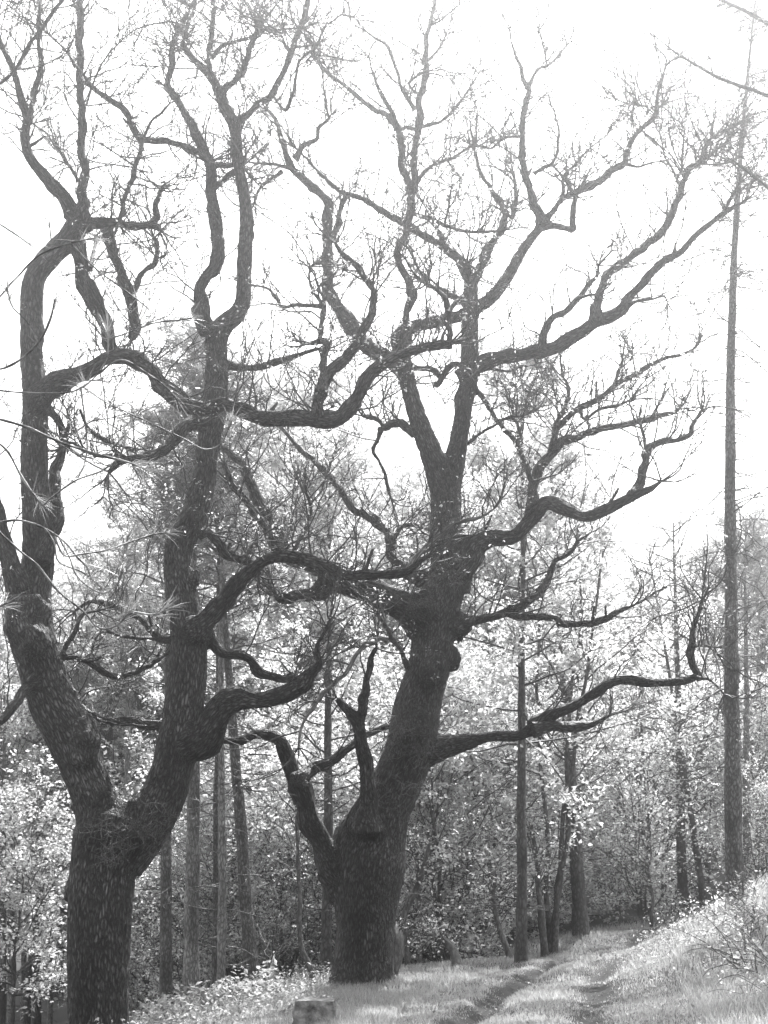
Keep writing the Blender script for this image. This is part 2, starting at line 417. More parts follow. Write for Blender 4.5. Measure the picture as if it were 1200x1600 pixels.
def make_oak(name, Yb, base_uv, label, trunks, branches, twig_seed, burrs, leaf_n, shoots=()):
    bp = W(base_uv[0], base_uv[1], Yb)[0]
    base = np.array([bp[0], Yb, h1(bp[0], Yb)])
    root = thing(name, base, label, 'oak tree')
    g = np.random.default_rng(twig_seed)
    spines = []; frames = []; body = Acc()
    for nm, lst in (('trunk', trunks), ('branch', branches)):
        for e in lst:
            Y0, Y1, txt = e[0], e[1], e[2]
            R = limb(txt, Y0, Y1, base, Yb)
            big = R[:, 3].max()
            S = spline(R, max(0.03, min(0.09, big * 0.35)))
            r = np.maximum(S[:, 3] * np.interp(S[:, 2], [7.5, 14], [1, .8]), 0.006); S[:, 3] = r
            if nm == 'branch' and big > .03:      # angular kinks every third of a metre
                d_ = np.concatenate([[0], np.cumsum(np.linalg.norm(np.diff(S[:, :3], axis=0), axis=1))]); kn = np.arange(0, d_[-1] + .6, .3) + g.uniform(-.1, .1)
                am = np.minimum(r * .38, .045) * np.clip(np.minimum(d_, d_[-1] - d_) / .3, 0, 1)
                for ax in range(3): S[:, ax] += am * np.interp(d_, kn, g.uniform(-1, 1, len(kn)))
                r = r * (1 + np.interp(d_, kn, g.uniform(-.13, .13, len(kn))))
            if nm == 'branch':      # knees and wobbles of an old limb
                s = np.arange(len(S)); amp = np.minimum(r * 0.22, 0.02) * np.clip(np.minimum(s, len(S) - s) / 6, 0, 1)
                for ax in range(3):
                    S[:, ax] += amp * (np.sin(s * g.uniform(.10, .3) + g.uniform(0, 6)) + 0.5 * np.sin(s * g.uniform(.4, .8) + g.uniform(0, 6)))
                r = 0.92 * r * (1 + 0.07 * np.sin(s * g.uniform(.2, .5) + g.uniform(0, 6)) + 0.05 * np.sin(s * g.uniform(.8, 1.3)))
                fl = np.exp(-s * (S[1:, :3] - S[:-1, :3]).__abs__().sum(1).mean() / (r[0] * 1.6))
                r = r * (1 + (0.4 if big < .13 else 0.0) * fl)
            sides = 40 if big > 0.12 else 22 if big > 0.05 else 10
            if nm == 'trunk':
                tube(body, S[:, :3], r, 40, 0.05, 0.3, True, 0.0, None, True, 0.25); frames.append(S); spines.append((S[:, :3], r)); continue
            mat = e[3] if len(e) > 3 else OAK
            if r[0] > .06 and mat is OAK:            # the limb's root grows into the trunk
                k = int(np.clip(r[0] * 7 / np.linalg.norm(np.diff(S[:, :3], axis=0), axis=1).mean(), 4, len(S) - 2)); q = S[:k, :3]
                tube(body, q, r[:k] * np.linspace(1.12, .93, k), 24, .04, .3, True, 0.0, None, True); frames.append(S[:k])
            a = Acc(); tube(a, S[:, :3], r, sides, 0.08, 0.3, True, 0.010 if big > .06 else 0.0, None, False, 2.2)
            # snapped-off stubs
            for q in range(int(g.uniform(0, 1.2) * len(S) * .03 + .6) if big > .05 else 0):
                i = int(g.integers(len(S) // 5, len(S) - 2)); T = norm(S[i + 1, :3] - S[i, :3]); sd = g.normal(0, 1, 3); sd = norm(sd - T * sd.dot(T)); sd[2] = abs(sd[2])
                L = g.uniform(.08, .3); t_ = np.linspace(0, 1, 6)[:, None]; Q = S[i, :3] + sd * r[i] * .5 + (sd * .9 + T * .4) * t_ * (L + r[i] * .5) + np.array([0, 0, .05]) * t_ ** 2
                tube(a, Q, np.linspace(1, .55, 6) * min(r[i] * .5, .035), 8, .15, 1.0)
            a.build(nm, mat, root, base)
            spines.append((S[:, :3], r))
    for (u, v, Yo, w, hh) in burrs:
        p, s = W(u, v, Yb + Yo); n1, n2 = 26, 18
        th = np.linspace(0, 2 * math.pi, n1, endpoint=False); ph = np.linspace(0.02, math.pi - 0.02, n2)
        PH, TH = np.meshgrid(ph, th, indexing='ij')
        dirv = np.stack([np.sin(PH) * np.cos(TH), np.sin(PH) * np.sin(TH), np.cos(PH)], -1)
        rad = np.ones_like(PH)
        for k in range(14):
            ax = norm(g.normal(0, 1, 3)); fr = g.uniform(3, 9); rad += 0.05 * np.sin(fr * (dirv @ ax) + g.uniform(0, 6))
        V = p + dirv * rad[..., None] * np.array([w * s / 2, w * s / 2, hh * s / 2]) * .92
        i = (np.arange(n2 - 1)[:, None] * n1); j = np.arange(n1)[None]; j2 = (j + 1) % n1
        body.add(V, np.stack([i + j, i + n1 + j, i + n1 + j2, i + j2], -1).reshape(-1, 4), np.vstack([np.stack([np.zeros(n1 - 2, int), np.arange(1, n1 - 1), np.arange(2, n1)], -1), (n2 - 1) * n1 + np.stack([np.zeros(n1 - 2, int), np.arange(2, n1), np.arange(1, n1 - 1)], -1)]))
    tmp = body.build('trunk', OAK)
    md = tmp.modifiers.new('r', 'REMESH'); md.mode = 'VOXEL'; md.voxel_size = 0.024
    sm = tmp.modifiers.new('s', 'SMOOTH'); sm.iterations = 7; sm.factor = 0.5
    dg = bpy.context.evaluated_depsgraph_get(); ev = tmp.evaluated_get(dg); em = ev.to_mesh()
    nv = len(em.vertices); V = np.empty(nv * 3, np.float32); em.vertices.foreach_get('co', V); V = V.reshape(-1, 3).astype(float)
    Nn = np.empty(nv * 3, np.float32); em.vertices.foreach_get('normal', Nn); Nn = Nn.reshape(-1, 3).astype(float)
    nl = len(em.loops); li = np.empty(nl, np.int32); em.loops.foreach_get('vertex_index', li); quads = li.reshape(-1, 4)
    ev.to_mesh_clear(); old = tmp.data; bpy.data.objects.remove(tmp); bpy.data.meshes.remove(old)
    # bark runs along the nearest stem
    pts, tan, nor, ss, rr_, off = [], [], [], [], [], []
    for q, S in enumerate(frames):
        P = S[:, :3]; T = norm(np.gradient(P, axis=0)); N = np.zeros_like(P); N[0] = norm(np.cross(T[0], [0, 1, 0.01]))
        for i in range(1, len(P)): k = N[i - 1] - T[i] * N[i - 1].dot(T[i]); N[i] = k / np.linalg.norm(k)
        pts.append(P); tan.append(T); nor.append(N); ss.append(np.concatenate([[0], np.cumsum(np.linalg.norm(np.diff(P, axis=0), axis=1))])); rr_.append(S[:, 3]); off.append(np.full(len(P), q * 3.7))
    pts, tan, nor, ss, rr_, off = map(np.concatenate, (pts, tan, nor, ss, rr_, off))
    A = np.empty_like(V)
    for k in range(0, nv, 4000):
        v = V[k:k + 4000]; d = np.sqrt(((v[:, None] - pts[None]) ** 2).sum(-1)) - rr_[None]; i = d.argmin(1)
        e_ = v - pts[i]; al = (e_ * tan[i]).sum(1); A[k:k + 4000] = np.stack([(e_ * nor[i]).sum(1) + off[i], (e_ * np.cross(tan[i], nor[i])).sum(1), ss[i] + al], -1)
    def wav(n_, fx, fz):
        o = np.zeros(nv)
        for k in range(n_):
            d = norm(g.normal(0, 1, 2)); o += np.sin((A[:, 0] * d[0] + A[:, 1] * d[1]) * fx * g.uniform(.6, 1.4) + A[:, 2] * fz * g.uniform(-1, 1) + g.uniform(0, 6.28))
        return o / math.sqrt(n_)
    fur = np.abs(wav(9, 62, 13)); V = V + Nn * (np.clip(fur, 0, 1.1) * .017 - .011 + wav(7, 5, 3) * .012)[:, None]
    a = Acc(); a.add(V, quads, None, A); a.build('trunk', OAK, root, base)
    # fine twigs from every limb
    st, dr, ln, r0 = [], [], [], []
    for P, r in spines:
        T = norm(np.gradient(P, axis=0)); step = np.linalg.norm(np.diff(P, axis=0), axis=1).mean(); Ltot = step * len(P)
        thin = np.clip((0.16 - r) / 0.12, 0.03, 1.0)
        prob = thin * step * 6.6 * np.clip((P[:, 2] - 1.0) / 8.0, .35, 1.0)
        prob = prob * g.uniform(.25, 1.75) * (.5 + np.abs(np.sin(np.arange(len(P)) * step * g.uniform(.8, 1.6) + g.uniform(0, 6))))
        hit = np.where(g.uniform(0, 1, len(P)) < prob)[0]
        for k in hit:
            sd = g.normal(0, 1, 3); sd = norm(sd - T[k] * sd.dot(T[k]))
            if sd[2] < -0.2 and g.uniform() < 0.6: sd[2] = -sd[2]
            st.append(P[k] + sd * r[k] * 0.6); dr.append(T[k] * 0.45 + sd * 0.9 + np.array([0, 0, 0.25]))
            ln.append(0.3 + 2.1 * g.uniform() ** 1.8); r0.append(min(0.011, r[k] * 0.5))
        for q in range(5):
            if r[-1] < 0.06:
                st.append(P[-1]); dr.append(T[-1] + g.normal(0, .6, 3)); ln.append(g.uniform(0.5, 1.3)); r0.append(min(0.013, r[-1] * .7))
    st, dr, ln, r0 = map(np.array, (st, dr, ln, r0))
    a = Acc()
    P1 = walk(st, dr, ln, 10, 0.19, 0.05, g); twig_tubes(a, P1, r0, 0.003, 4)
    s2, d2, i2 = pick(P1, 5, 0.2, 1.0, g, 0.65, 0.15); P2 = walk(s2, d2, ln[i2] * g.uniform(.25, .7, len(i2)), 6, 0.22, 0.05, g); twig_tubes(a, P2, r0[i2] * .55, 0.0025, 3)
    s3, d3, i3 = pick(P2, 2, 0.3, 1.0, g, 0.8, 0.15); P3 = walk(s3, d3, ln[i2][i3] * g.uniform(.1, .25, len(i3)), 4, 0.35, 0.04, g); twig_tubes(a, P3, r0[i2][i3] * .3, 0.0025, 3)
    tag(a.build('twigs', OAK_TWIG, root, base), kind='stuff')
    if shoots:
        a = Acc()
        for (u, v, Yo, sp, cnt) in shoots:
            p, sc_ = W(u, v, Yb + Yo); st = p + g.normal(0, 1, (cnt, 3)) * np.array([sp * sc_, .05, sp * sc_ * .7])
            Pq = walk(st, g.normal(0, 1, (cnt, 3)) * np.array([1, .25, .8]) + np.array([0, -.3, .1]), g.uniform(.25, .7, cnt), 10, .35, 0.0, g); twig_tubes(a, Pq, np.full(cnt, .006), .0025, 4)
            s2, d2, _ = pick(Pq, 4, .2, 1, g, .9, 0); twig_tubes(a, walk(s2, d2, g.uniform(.08, .3, len(s2)), 5, .3, 0, g), np.full(len(s2), .003), .002, 3)
        tag(a.build('bark_shoots', DEAD, root, base), kind='stuff')
    # opening leaf tufts scattered over the twigs and limbs
    C = []; leaf_n = int(leaf_n * .6)
    tips = P3[:, -1]; sel = tips[g.integers(0, len(tips), leaf_n)]
    low = np.exp(-np.maximum(sel[:, 2] - 9.0, 0) / 5.0); sel = sel[g.uniform(0, 1, len(sel)) < low]
    for q in range(3): C.append(sel + g.normal(0, 0.035, sel.shape))
    a = Acc(); leaves(a, np.concatenate(C), 0.05, g); tag(a.build('young_leaves', LEAF_BRIGHT, root, base, False), kind='stuff')
    return root

O1_TR = [
 (0.0, 0.0, '154,1700,150 154,1660,118 154,1600,97 154,1500,98 157,1420,100 163,1350,102 172,1310,112 180,1275,104'),
 (0.0, -0.7, '176,1340,84 160,1290,76 150,1250,70 131,1200,68 112,1150,76 88,1105,74 73,1067,68 63,1030,66 54,1000,68 47,960,70 52,920,60 60,890,50 62,850,48 60,800,46 55,740,42 55,680,40 56,620,40 50,560,36 50,500,38 50,455,38 58,425,36 80,398,36 105,375,36 122,350,38 126,330,30'),
 (0.0, 1.0, '192,1350,70 222,1305,72 248,1262,68 268,1210,63 278,1160,61 288,1100,58 294,1050,54 295,1000,53 289,950,50 279,900,47 278,860,46 290,830,46 310,790,42 320,740,38 325,690,38 335,640,37 338,600,36 338,560,35 338,530,38 350,508,36 370,490,31 380,465,28 381,430,27 383,390,27 386,340,27 379,290,25 371,240,24 367,200,22 351,165,20 341,140,17 328,118,14 308,98,12 290,78,10'),
]
O1_BR = [
 (-0.7, -0.9, '122,352,34 105,310,28 80,285,22 52,258,19 43,225,17 42,190,17 32,150,14 22,115,13 6,75,12 -10,45,11'),
 (-0.8, -0.4, '44,190,12 56,140,10 65,100,9 61,70,8 62,35,7 63,-5,6'),
 (-0.85, -1.4, '-10,138,7 10,122,8 28,100,8 50,65,8 80,25,8 102,-8,7'),
 (-0.7, 0.2, '128,345,24 130,300,18 130,260,16 128,200,15 125,120,14 125,60,13 125,-25,12'),
 (-0.2, 0.4, '122,282,8 105,255,7 88,230,6 72,208,5 50,192,3'),
 (0.0, -0.5, '118,105,7 106,85,5 92,68,5 70,48,4'),
 (0.0, 0.8, '128,120,12 140,132,10 165,150,9 190,170,10 205,193,11 222,218,12 265,222,11 300,234,11 325,252,12'),
 (0.3, -0.5, '222,218,11 212,262,10 197,300,10 190,325,10 186,348,10'),
 (0.3, -0.3, '135,165,5 143,140,4 155,108,4 175,78,3 215,45,3 265,33,3'),
 (0.3, -0.2, '222,218,7 238,190,6 250,178,5 265,162,4'),
 (-0.7, 0.0, '124,350,24 150,346,20 175,347,16 205,351,15 238,352,15 250,358,10'),
 (0.0, 0.2, '238,352,14 246,335,12 243,322,12 248,308,10 250,295,7'),
 (-0.2, 0.6, '168,352,17 171,378,16 179,405,17 192,432,18 202,465,19 208,500,18 206,530,12'),
 (-0.7, -0.1, '118,378,30 128,410,26 132,440,26 143,475,30 158,500,30 170,530,24 185,560,22'),
 (0.2, 0.9, '205,470,12 216,440,11 225,425,10 240,412,10 246,385,9 240,370,7'),
 (-0.4, 0.5, '140,420,8 147,395,8 150,370,7'),
 (-0.55, -1.1, '30,920,40 20,885,30 10,855,26 0,815,22 -14,765,20 -25,700,16'),
 (-0.6, 0.3, '68,880,30 80,830,24 86,790,22 88,750,19 92,725,15 100,690,10 108,660,6'),
 # long limb that crosses in front of the right stem
 (-0.7, -2.4, '55,630,40 75,608,34 104,590,31 140,572,27 170,562,25 200,562,25 230,575,27 258,603,25 285,628,25 310,641,26 340,632,25 370,641,23 420,648,26 470,650,27 500,654,29 525,655,27 545,641,25 560,615,24 575,590,23 592,572,23 620,560,20 660,548,17 690,540,14 702,538,12'),
 (-2.35, -2.1, '700,542,13 702,520,12 700,495,11 697,472,9 690,462,8 678,450,7 667,441,5'),
 (-2.3, -1.7, '700,490,9 710,473,8 727,456,7 733,432,5 730,412,4'),
 (-1.9, -0.6, '497,655,30 500,625,22 512,595,17 530,568,16 550,543,15 567,523,14 577,500,13 583,478,13 585,462,12 575,440,11 562,422,11 546,408,10 533,395,8 524,380,6'),
 (-1.9, -1.2, '503,615,16 506,580,13 510,550,12 512,537,11 500,534,10 486,537,7'),
 (-1.4, -0.7, '499,534,9 501,515,9 505,490,9 506,470,7 498,450,6'),
 (0.8, 0.2, '338,574,22 360,572,15 390,574,12 420,568,11 450,560,10 478,551,8 498,545,6'),
 (0.3, 1.5, '325,520,32 316,488,26 311,460,22 318,435,21 332,415,21 338,380,22 338,345,23 333,315,22 329,285,21 326,260,20 318,232,19 302,196,17 284,170,15 270,145,14 262,128,13 268,105,12 269,80,11 276,55,10 288,30,9 300,5,8 310,-15,7'),
 (1.1, 0.8, '330,262,11 345,257,12 360,258,12 376,256,13'),
 (1.0, 1.1, '335,292,9 350,282,10 362,272,10 376,262,11'),
 (0.9, 0.2, '371,195,18 385,177,15 398,164,15 412,158,15 426,151,15 436,125,14 444,105,13 452,85,13 462,60,12 472,35,11 479,10,11 484,-15,11'),
 (1.0, 1.6, '328,118,12 326,93,10 327,65,10 331,40,9 333,15,9 330,-15,8'),
 (1.0, 0.6, '330,92,8 342,77,8 355,69,7 375,63,7 395,56,7 402,45,7 398,25,6 401,0,5'),
 (0.9, 0.3, '345,145,14 355,133,12 365,125,11 378,108,11 386,90,10 395,65,9 400,50,8'),
 (1.0, 1.5, '310,100,8 295,80,10 284,72,10 290,55,10 296,30,8 306,5,7'),
 (0.3, -0.4, '455,90,6 447,72,5 435,50,5 422,40,4 412,30,4'),
 (0.3, -0.1, '400,47,6 420,47,6 433,47,6 455,45,5 475,44,5'),
 (0.4, 0.0, '463,73,6 480,72,6 500,69,6 498,80,5'),
 (0.3, -0.5, '421,152,8 427,150,6 445,172,8 453,157,8 459,135,7 463,115,7 467,97,6 478,85,6 490,79,6 497,67,6 507,45,6 520,33,5 533,23,5 552,27,3'),
 # lower limbs
 (0.1, -0.8, '288,1168,54 316,1150,50 334,1122,38 358,1100,31 400,1092,27 440,1085,28 466,1069,27 475,1060,24 484,1052,20 500,1042,15 502,1033,12 496,1018,9 498,1003,7 507,988,5 514,970,3'),
 (0.0, -1.0, '305,985,44 322,968,30 345,947,24 368,920,21 388,898,20 410,880,19 432,872,18 460,870,19 490,875,19 516,886,18 540,897,16 567,899,14 600,899,13 630,896,14 645,888,12 658,876,9 668,871,6'),
 (-0.9, -1.3, '640,890,10 648,873,9 661,858,9 676,844,9 692,832,9 712,820,8 735,812,7 755,806,5 772,795,4', DEAD),
 (0.1, 1.2, '310,985,28 325,992,20 341,1012,17 360,1019,16 378,1023,16 395,1036,15 402,1052,15 423,1059,14 440,1061,13 458,1057,10'),
 (0.1, 0.8, '312,835,12 326,833,14 338,845,14 348,862,15 360,867,16 378,870,15 392,880,14 402,898,10'),
 (0.2, 1.2, '285,998,16 262,999,12 245,998,11 238,985,11 226,970,11 212,964,11 195,955,10 178,945,9 160,942,8 143,940,7 128,948,5 118,955,4'),
 (1.0, 0.2, '240,998,7 215,997,6 190,994,6 170,988,5 155,990,4 146,1005,4 143,1020,3'),
 (-0.2, 0.8, '85,1020,12 98,1025,9 125,1030,9 147,1040,10 165,1052,11 182,1056,11 205,1050,11 225,1042,11 243,1033,9 255,1025,5'),
 (-0.2, 0.3, '80,1045,12 95,1025,9 105,1010,9 118,985,8 125,965,7 137,958,5 150,955,4'),
 (0.2, 0.9, '270,1138,20 252,1134,15 230,1130,13 205,1128,13 180,1130,13 165,1128,11 150,1120,9 137,1112,8 125,1100,6 118,1080,4'),
 (0.4, -0.3, '318,660,22 305,658,20 292,668,19 278,683,18 265,698,18 250,708,17 225,714,16 200,717,15 185,725,12 170,738,7'),
 (-0.5, -1.6, '55,1065,20 40,1080,16 22,1100,14 5,1120,12 -15,1140,10'),
 (0.3, -0.2, '205,718,7 180,712,7 155,712,6 130,703,5 112,693,5 95,700,4'),
 (-0.4, 0.5, '75,640,14 90,655,12 100,675,12 106,700,11'),
 (-0.2, 0.5, '125,640,4 135,665,6 150,680,8 172,692,8 195,698,5'),
]
O2_TR = [
 (0.0, 0.3, '568,1590,190 567,1560,136 567,1545,116 567,1520,98 570,1460,90 572,1400,104 580,1350,112 590,1310,94 602,1270,80 616,1235,80 630,1200,77 642,1165,78 650,1110,75 659,1075,70 669,1048,68 676,1005,66 680,965,74 690,930,66 698,900,55 698,860,51 697,800,49 696,765,52 694,745,56'),
 (0.3, -0.4, '697,785,50 688,748,46 672,705,40 656,662,35 643,620,31 634,585,30 629,555,30 626,530,29 634,515,26 655,508,23 680,503,23 720,493,22 750,478,22 775,458,22 795,430,20 810,402,19 830,372,18 850,348,17'),
 (0.3, 0.7, '697,790,44 702,745,42 714,705,33 722,660,31 728,620,31 733,585,32 733,550,30 733,510,27 735,470,25 736,445,24 722,410,22 700,392,19 680,378,18 655,365,17 638,352,17 615,340,14 595,328,13 577,316,12 560,307,11 548,304,11 530,297,11 512,282,10 492,262,8 476,245,6 462,232,4'),
]
O2_BR = [
 (0.3, -1.2, '722,595,34 745,572,30 765,563,27 800,555,25 840,548,24 870,540,23 900,523,23 932,503,23 958,493,20 978,481,18 985,463,16 1005,440,15 1035,410,13 1062,397,12 1083,373,11 1107,350,11 1132,331,10 1160,317,6'),
 (-1.1, -1.4, '1133,331,7 1140,312,7 1150,295,6 1156,285,3'),
 (-0.5, 0.3, '930,505,20 936,470,15 941,450,14 952,425,14 975,410,14 995,396,15 1020,375,15 1043,347,14 1060,314,13 1070,282,12 1077,263,11 1093,253,9 1102,235,8 1112,218,8 1130,207,7 1160,190,5'),
 (0.2, 0.5, '1094,254,7 1110,242,7 1125,230,6 1134,222,5'),
 (0.2, -0.2, '1094,256,5 1120,257,4 1143,253,3'),
 (0.1, 0.6, '1063,290,6 1052,268,5 1040,247,4 1034,222,4 1029,200,3'),
 (0.2, 0.3, '1067,276,5 1065,255,4 1066,237,4 1070,190,2 1075,147,2'),
 (-0.4, -0.9, '845,548,14 848,525,11 860,500,10 880,487,10 897,472,9 910,458,9 922,443,8 932,432,7 935,415,5'),
 (-0.9, -1.2, '905,465,6 920,462,5 930,460,4'), 
 (-0.4, -1.2, '985,475,7 1000,470,6 1020,467,5 1037,463,4 1043,472,3'),
 # left upper limb
 (0.0, 0.9, '640,580,30 610,567,28 590,556,27 564,532,26 542,502,25 522,472,24 510,440,22 513,400,19 515,360,18 513,325,17 505,305,16 490,290,16 470,277,15 454,262,14 447,240,12 443,222,11 436,200,9 430,185,8 418,172,6'),
 (0.7, 0.9, '520,372,12 528,345,10 533,325,9 540,308,10'),
 (0.9, 0.5, '452,262,8 430,257,7 405,256,6 385,252,4'), (0.9, 1.5, '440,268,8 420,283,7 405,297,7 398,315,5'),
 (0.9, 0.3, '462,248,12 473,230,11 485,224,10 496,217,9 499,200,8 512,186,6 517,180,5'),
 (0.5, 0.3, '513,182,5 510,160,5 506,135,5 503,112,4 492,88,4'),
 (0.6, 0.8, '622,200,10 605,182,9 580,168,8 565,155,8 552,145,8 530,128,7 510,113,6 500,100,4'),
 (0.2, -0.3, '505,478,8 490,455,6 484,438,6 484,420,5 490,412,4'), (0.2, 1.0, '504,478,9 470,477,8 440,479,8 433,463,7 418,451,6 400,446,4'),
 # vertical limb through the middle
 (-0.3, 0.6, '640,552,11 638,520,13 638,480,16 642,462,17 640,440,16 632,420,15 621,400,13 625,382,13 634,362,14 640,335,16 642,310,17 646,285,17 647,255,15 651,225,14 655,195,14 656,165,14 662,130,12 666,100,11 667,70,10 671,45,9 676,20,8 682,-10,6'),
 (-0.28, -0.6, '640,552,9 625,552,8 605,552,6', DEAD),
 (0.3, -0.2, '643,305,12 634,280,12 629,255,11 626,230,11 622,203,12 615,185,9 603,160,7 590,135,6 582,112,4 577,90,3'),
 (0.4, 0.9, '622,203,9 634,200,9 650,201,9 668,194,8 685,191,7 702,180,6 716,165,6 726,148,5 738,130,5 750,112,3'),
 (0.4, -0.3, '649,172,9 638,155,8 627,138,8 621,115,8 612,90,7 602,70,6 588,60,5 570,48,4 550,37,3'),
 (0.4, 1.2, '652,282,9 664,268,8 680,256,8 700,250,7 715,242,6 732,231,6 750,229,5 768,232,5 780,220,6 787,212,5'),
 (0.5, 0.1, '672,40,6 685,34,5 700,22,4 717,8,3'),
 (0.5, 1.0, '668,95,6 680,82,6 690,68,5 697,55,4'),
 (0.5, 0.3, '659,150,8 645,140,7 640,130,6 650,120,5 660,113,5'),
 (0.5, 0.1, '640,335,8 668,338,7 690,350,8 720,360,7 750,362,6 777,362,5'),
 (0.5, 0.7, '694,352,6 700,330,5 702,308,4 705,292,3'),
 (0.6, 1.0, '735,452,18 748,425,16 758,400,17 765,385,17 776,372,15 785,350,13 788,328,11 778,312,10 765,290,9 753,273,8 745,250,7 741,230,6'),
 (0.8, 1.1, '788,330,9 800,340,8 804,315,8 806,295,7 803,270,5'),
 (0.6, 0.2, '700,395,12 692,378,10 685,360,8 672,345,6'),
 # top right
 (-0.4, -0.5, '848,352,17 837,325,16 829,298,15 820,270,14 815,240,13 815,212,12 819,180,12 823,150,13 824,138,12 818,123,8 815,105,7 806,90,6 799,65,4 797,45,3'),
 (-0.5, -0.2, '824,138,10 832,122,8 843,106,7 855,102,6 868,92,5 880,77,4 892,65,3'),
 (-0.4, -0.7, '854,100,4 850,75,4 843,45,3 841,18,3 832,0,2'),
 (-0.4, -1.2, '850,345,14 866,328,11 878,313,11 892,305,11 912,295,13 932,284,13 957,264,12 975,256,11 978,240,11 986,222,11 1001,202,10 1022,184,10 1026,172,8 1028,150,6 1031,130,6 1040,105,4'),
 (-0.8, -0.2, '876,315,8 880,298,7 881,278,7 893,262,6 905,249,6 918,236,5 930,225,4 948,211,3'),
 (-0.5, -0.9, '834,272,8 848,263,7 860,257,7 870,240,6 872,222,5 874,205,5 870,190,3'),
 (-0.5, -0.7, '861,257,5 872,268,6 881,280,6'),
 (-0.4, -1.0, '850,350,16 868,353,12 893,358,11 894,345,10 896,325,10 900,305,10'),
 (-1.0, -1.3, '978,256,7 995,260,6 1003,260,5 1020,254,4 1032,252,3'),
 (-1.1, -0.9, '1022,184,6 1026,172,6 1036,163,5'), (-1.1, -1.4, '1010,180,6 1012,168,6 1000,165,5 980,162,4 965,156,3'),
 (0.6, 0.9, '905,300,4 910,285,4 925,262,3 940,250,2'),
 (-0.3, -0.2, '815,213,6 800,213,6 785,215,5'), 
 # the big right middle limb
 (0.3, -0.9, '705,915,60 722,888,48 738,862,38 758,846,33 785,838,28 815,828,26 834,808,25 848,793,24 865,790,23 890,798,23 920,806,22 950,796,19 978,780,17 998,769,15 1018,762,11 1033,752,5'),
 (-0.6, -0.2, '992,774,18 1000,752,14 1006,725,12 1009,703,13 1022,692,12 1045,688,10 1065,686,9 1080,678,9 1083,662,8 1090,652,6 1097,640,4'),
 (-0.4, -0.2, '1009,703,7 1007,685,6 1002,668,5'),
 (0.1, 0.8, '832,810,20 833,770,17 836,742,16 848,718,16 866,700,15 880,690,14 905,682,13 930,675,13 960,668,12 990,660,11 1020,652,9 1045,648,8 1060,640,6'),
 (0.3, 0.9, '862,705,12 868,678,10 890,648,10 905,638,10 930,628,11 948,612,10 965,598,10 985,588,9 1010,575,8 1035,562,7 1060,555,6 1080,548,5 1092,535,4'),
 (0.5, 0.4, '906,640,7 915,655,6 940,640,6 965,632,6 985,625,5'),
 (0.4, 0.9, '866,668,9 874,650,8 885,632,8 890,615,7 886,600,6 880,590,4'),
 (0.6, 1.1, '960,600,6 966,580,5 975,560,4 990,545,3'),
 (0.4, -0.2, '740,600,9 752,618,10 763,635,10 774,653,10 788,670,9 802,685,9 812,705,9 822,728,10 830,752,10'),
 (0.5, 0.0, '809,690,8 812,678,8 808,660,6'),
 # lower right limbs
 (0.2, 0.9, '708,985,40 728,970,22 748,967,15 775,960,13 800,952,13 822,943,13 840,928,12 855,910,11 862,893,10 868,878,9 885,868,8 898,855,7 902,845,4', OAK),
 (0.5, -0.2, '790,955,12 805,963,12 830,964,11 860,964,11 880,971,12 905,974,12 930,970,11 955,962,10 975,953,7 985,948,4'),
 (0.1, -1.4, '660,1172,50 686,1164,36 715,1159,26 745,1155,22 775,1150,21 805,1150,20 830,1142,21 850,1126,20 875,1112,18 905,1096,18 930,1082,17 950,1067,15 980,1062,14 1010,1066,13 1040,1069,13 1068,1069,13 1088,1061,14 1092,1055,13 1083,1040,11 1080,1020,11 1083,1003,11 1084,985,8 1090,965,7 1097,938,5'),
 (-0.6, -0.2, '832,1140,18 860,1136,16 890,1136,15 915,1132,12 935,1126,8 952,1118,4'),
 (-1.3, -1.7, '1090,1060,7 1105,1062,5 1120,1072,4 1132,1085,3'), (-1.3, -0.9, '1084,1010,6 1100,1009,5 1115,1010,4'),
 # big left limb with the broken end
 (0.2, -1.0, '668,972,70 648,955,58 625,945,48 600,934,42 575,924,40 552,916,38 530,911,37 512,910,36 498,920,28 482,930,21 465,932,18 450,935,17 436,934,13 432,930,7'),
 (-0.8, 0.2, '520,905,30 496,888,26 474,876,24 455,868,22 440,850,21 425,828,20 415,808,19 404,780,18 392,752,16 378,730,14 364,712,11 350,698,8'),
 (-0.5, -0.9, '455,868,18 436,858,16 418,836,13 405,815,13 392,795,12 376,772,11 362,752,10 350,725,8'),
 (-0.4, -0.7, '458,862,8 468,845,7 478,825,6 484,805,6 484,785,5 478,770,4'),
 # stem rising from the left of the crotch
 (0.15, -0.6, '552,1400,62 530,1368,58 513,1345,46 500,1322,40 488,1295,35 478,1265,31 468,1235,30 460,1210,28 453,1188,25 444,1168,22 438,1156,20 425,1150,19 405,1149,17 388,1152,16 365,1156,14 345,1156,10'),
 (-0.5, 0.3, '465,1222,24 478,1210,19 495,1197,17 515,1187,16 533,1175,15 550,1165,12 562,1155,9 578,1148,8 600,1138,9 612,1134,7'),
 # forked snag beside the trunk
 (-0.6, -1.1, '575,1300,44 578,1265,33 579,1235,26 576,1205,23 568,1170,21 560,1142,20 548,1120,18 536,1105,15 527,1092,9'),
 (-1.0, -1.3, '562,1140,13 564,1115,13 567,1090,13 573,1065,12 579,1045,11 581,1025,9 588,1012,7'),
 (-1.3, -1.9, '605,1000,10 592,997,10 580,1005,10 565,1015,9 553,1030,8 543,1048,8 528,1062,7 512,1078,7 500,1092,8 488,1108,7 475,1130,5 468,1150,4 466,1168,3', DEAD),
 (0.2, -0.9, '640,1050,10 634,1035,9 626,1015,8 616,1000,9 607,985,9 598,972,7 590,960,5', DEAD),
 # behind
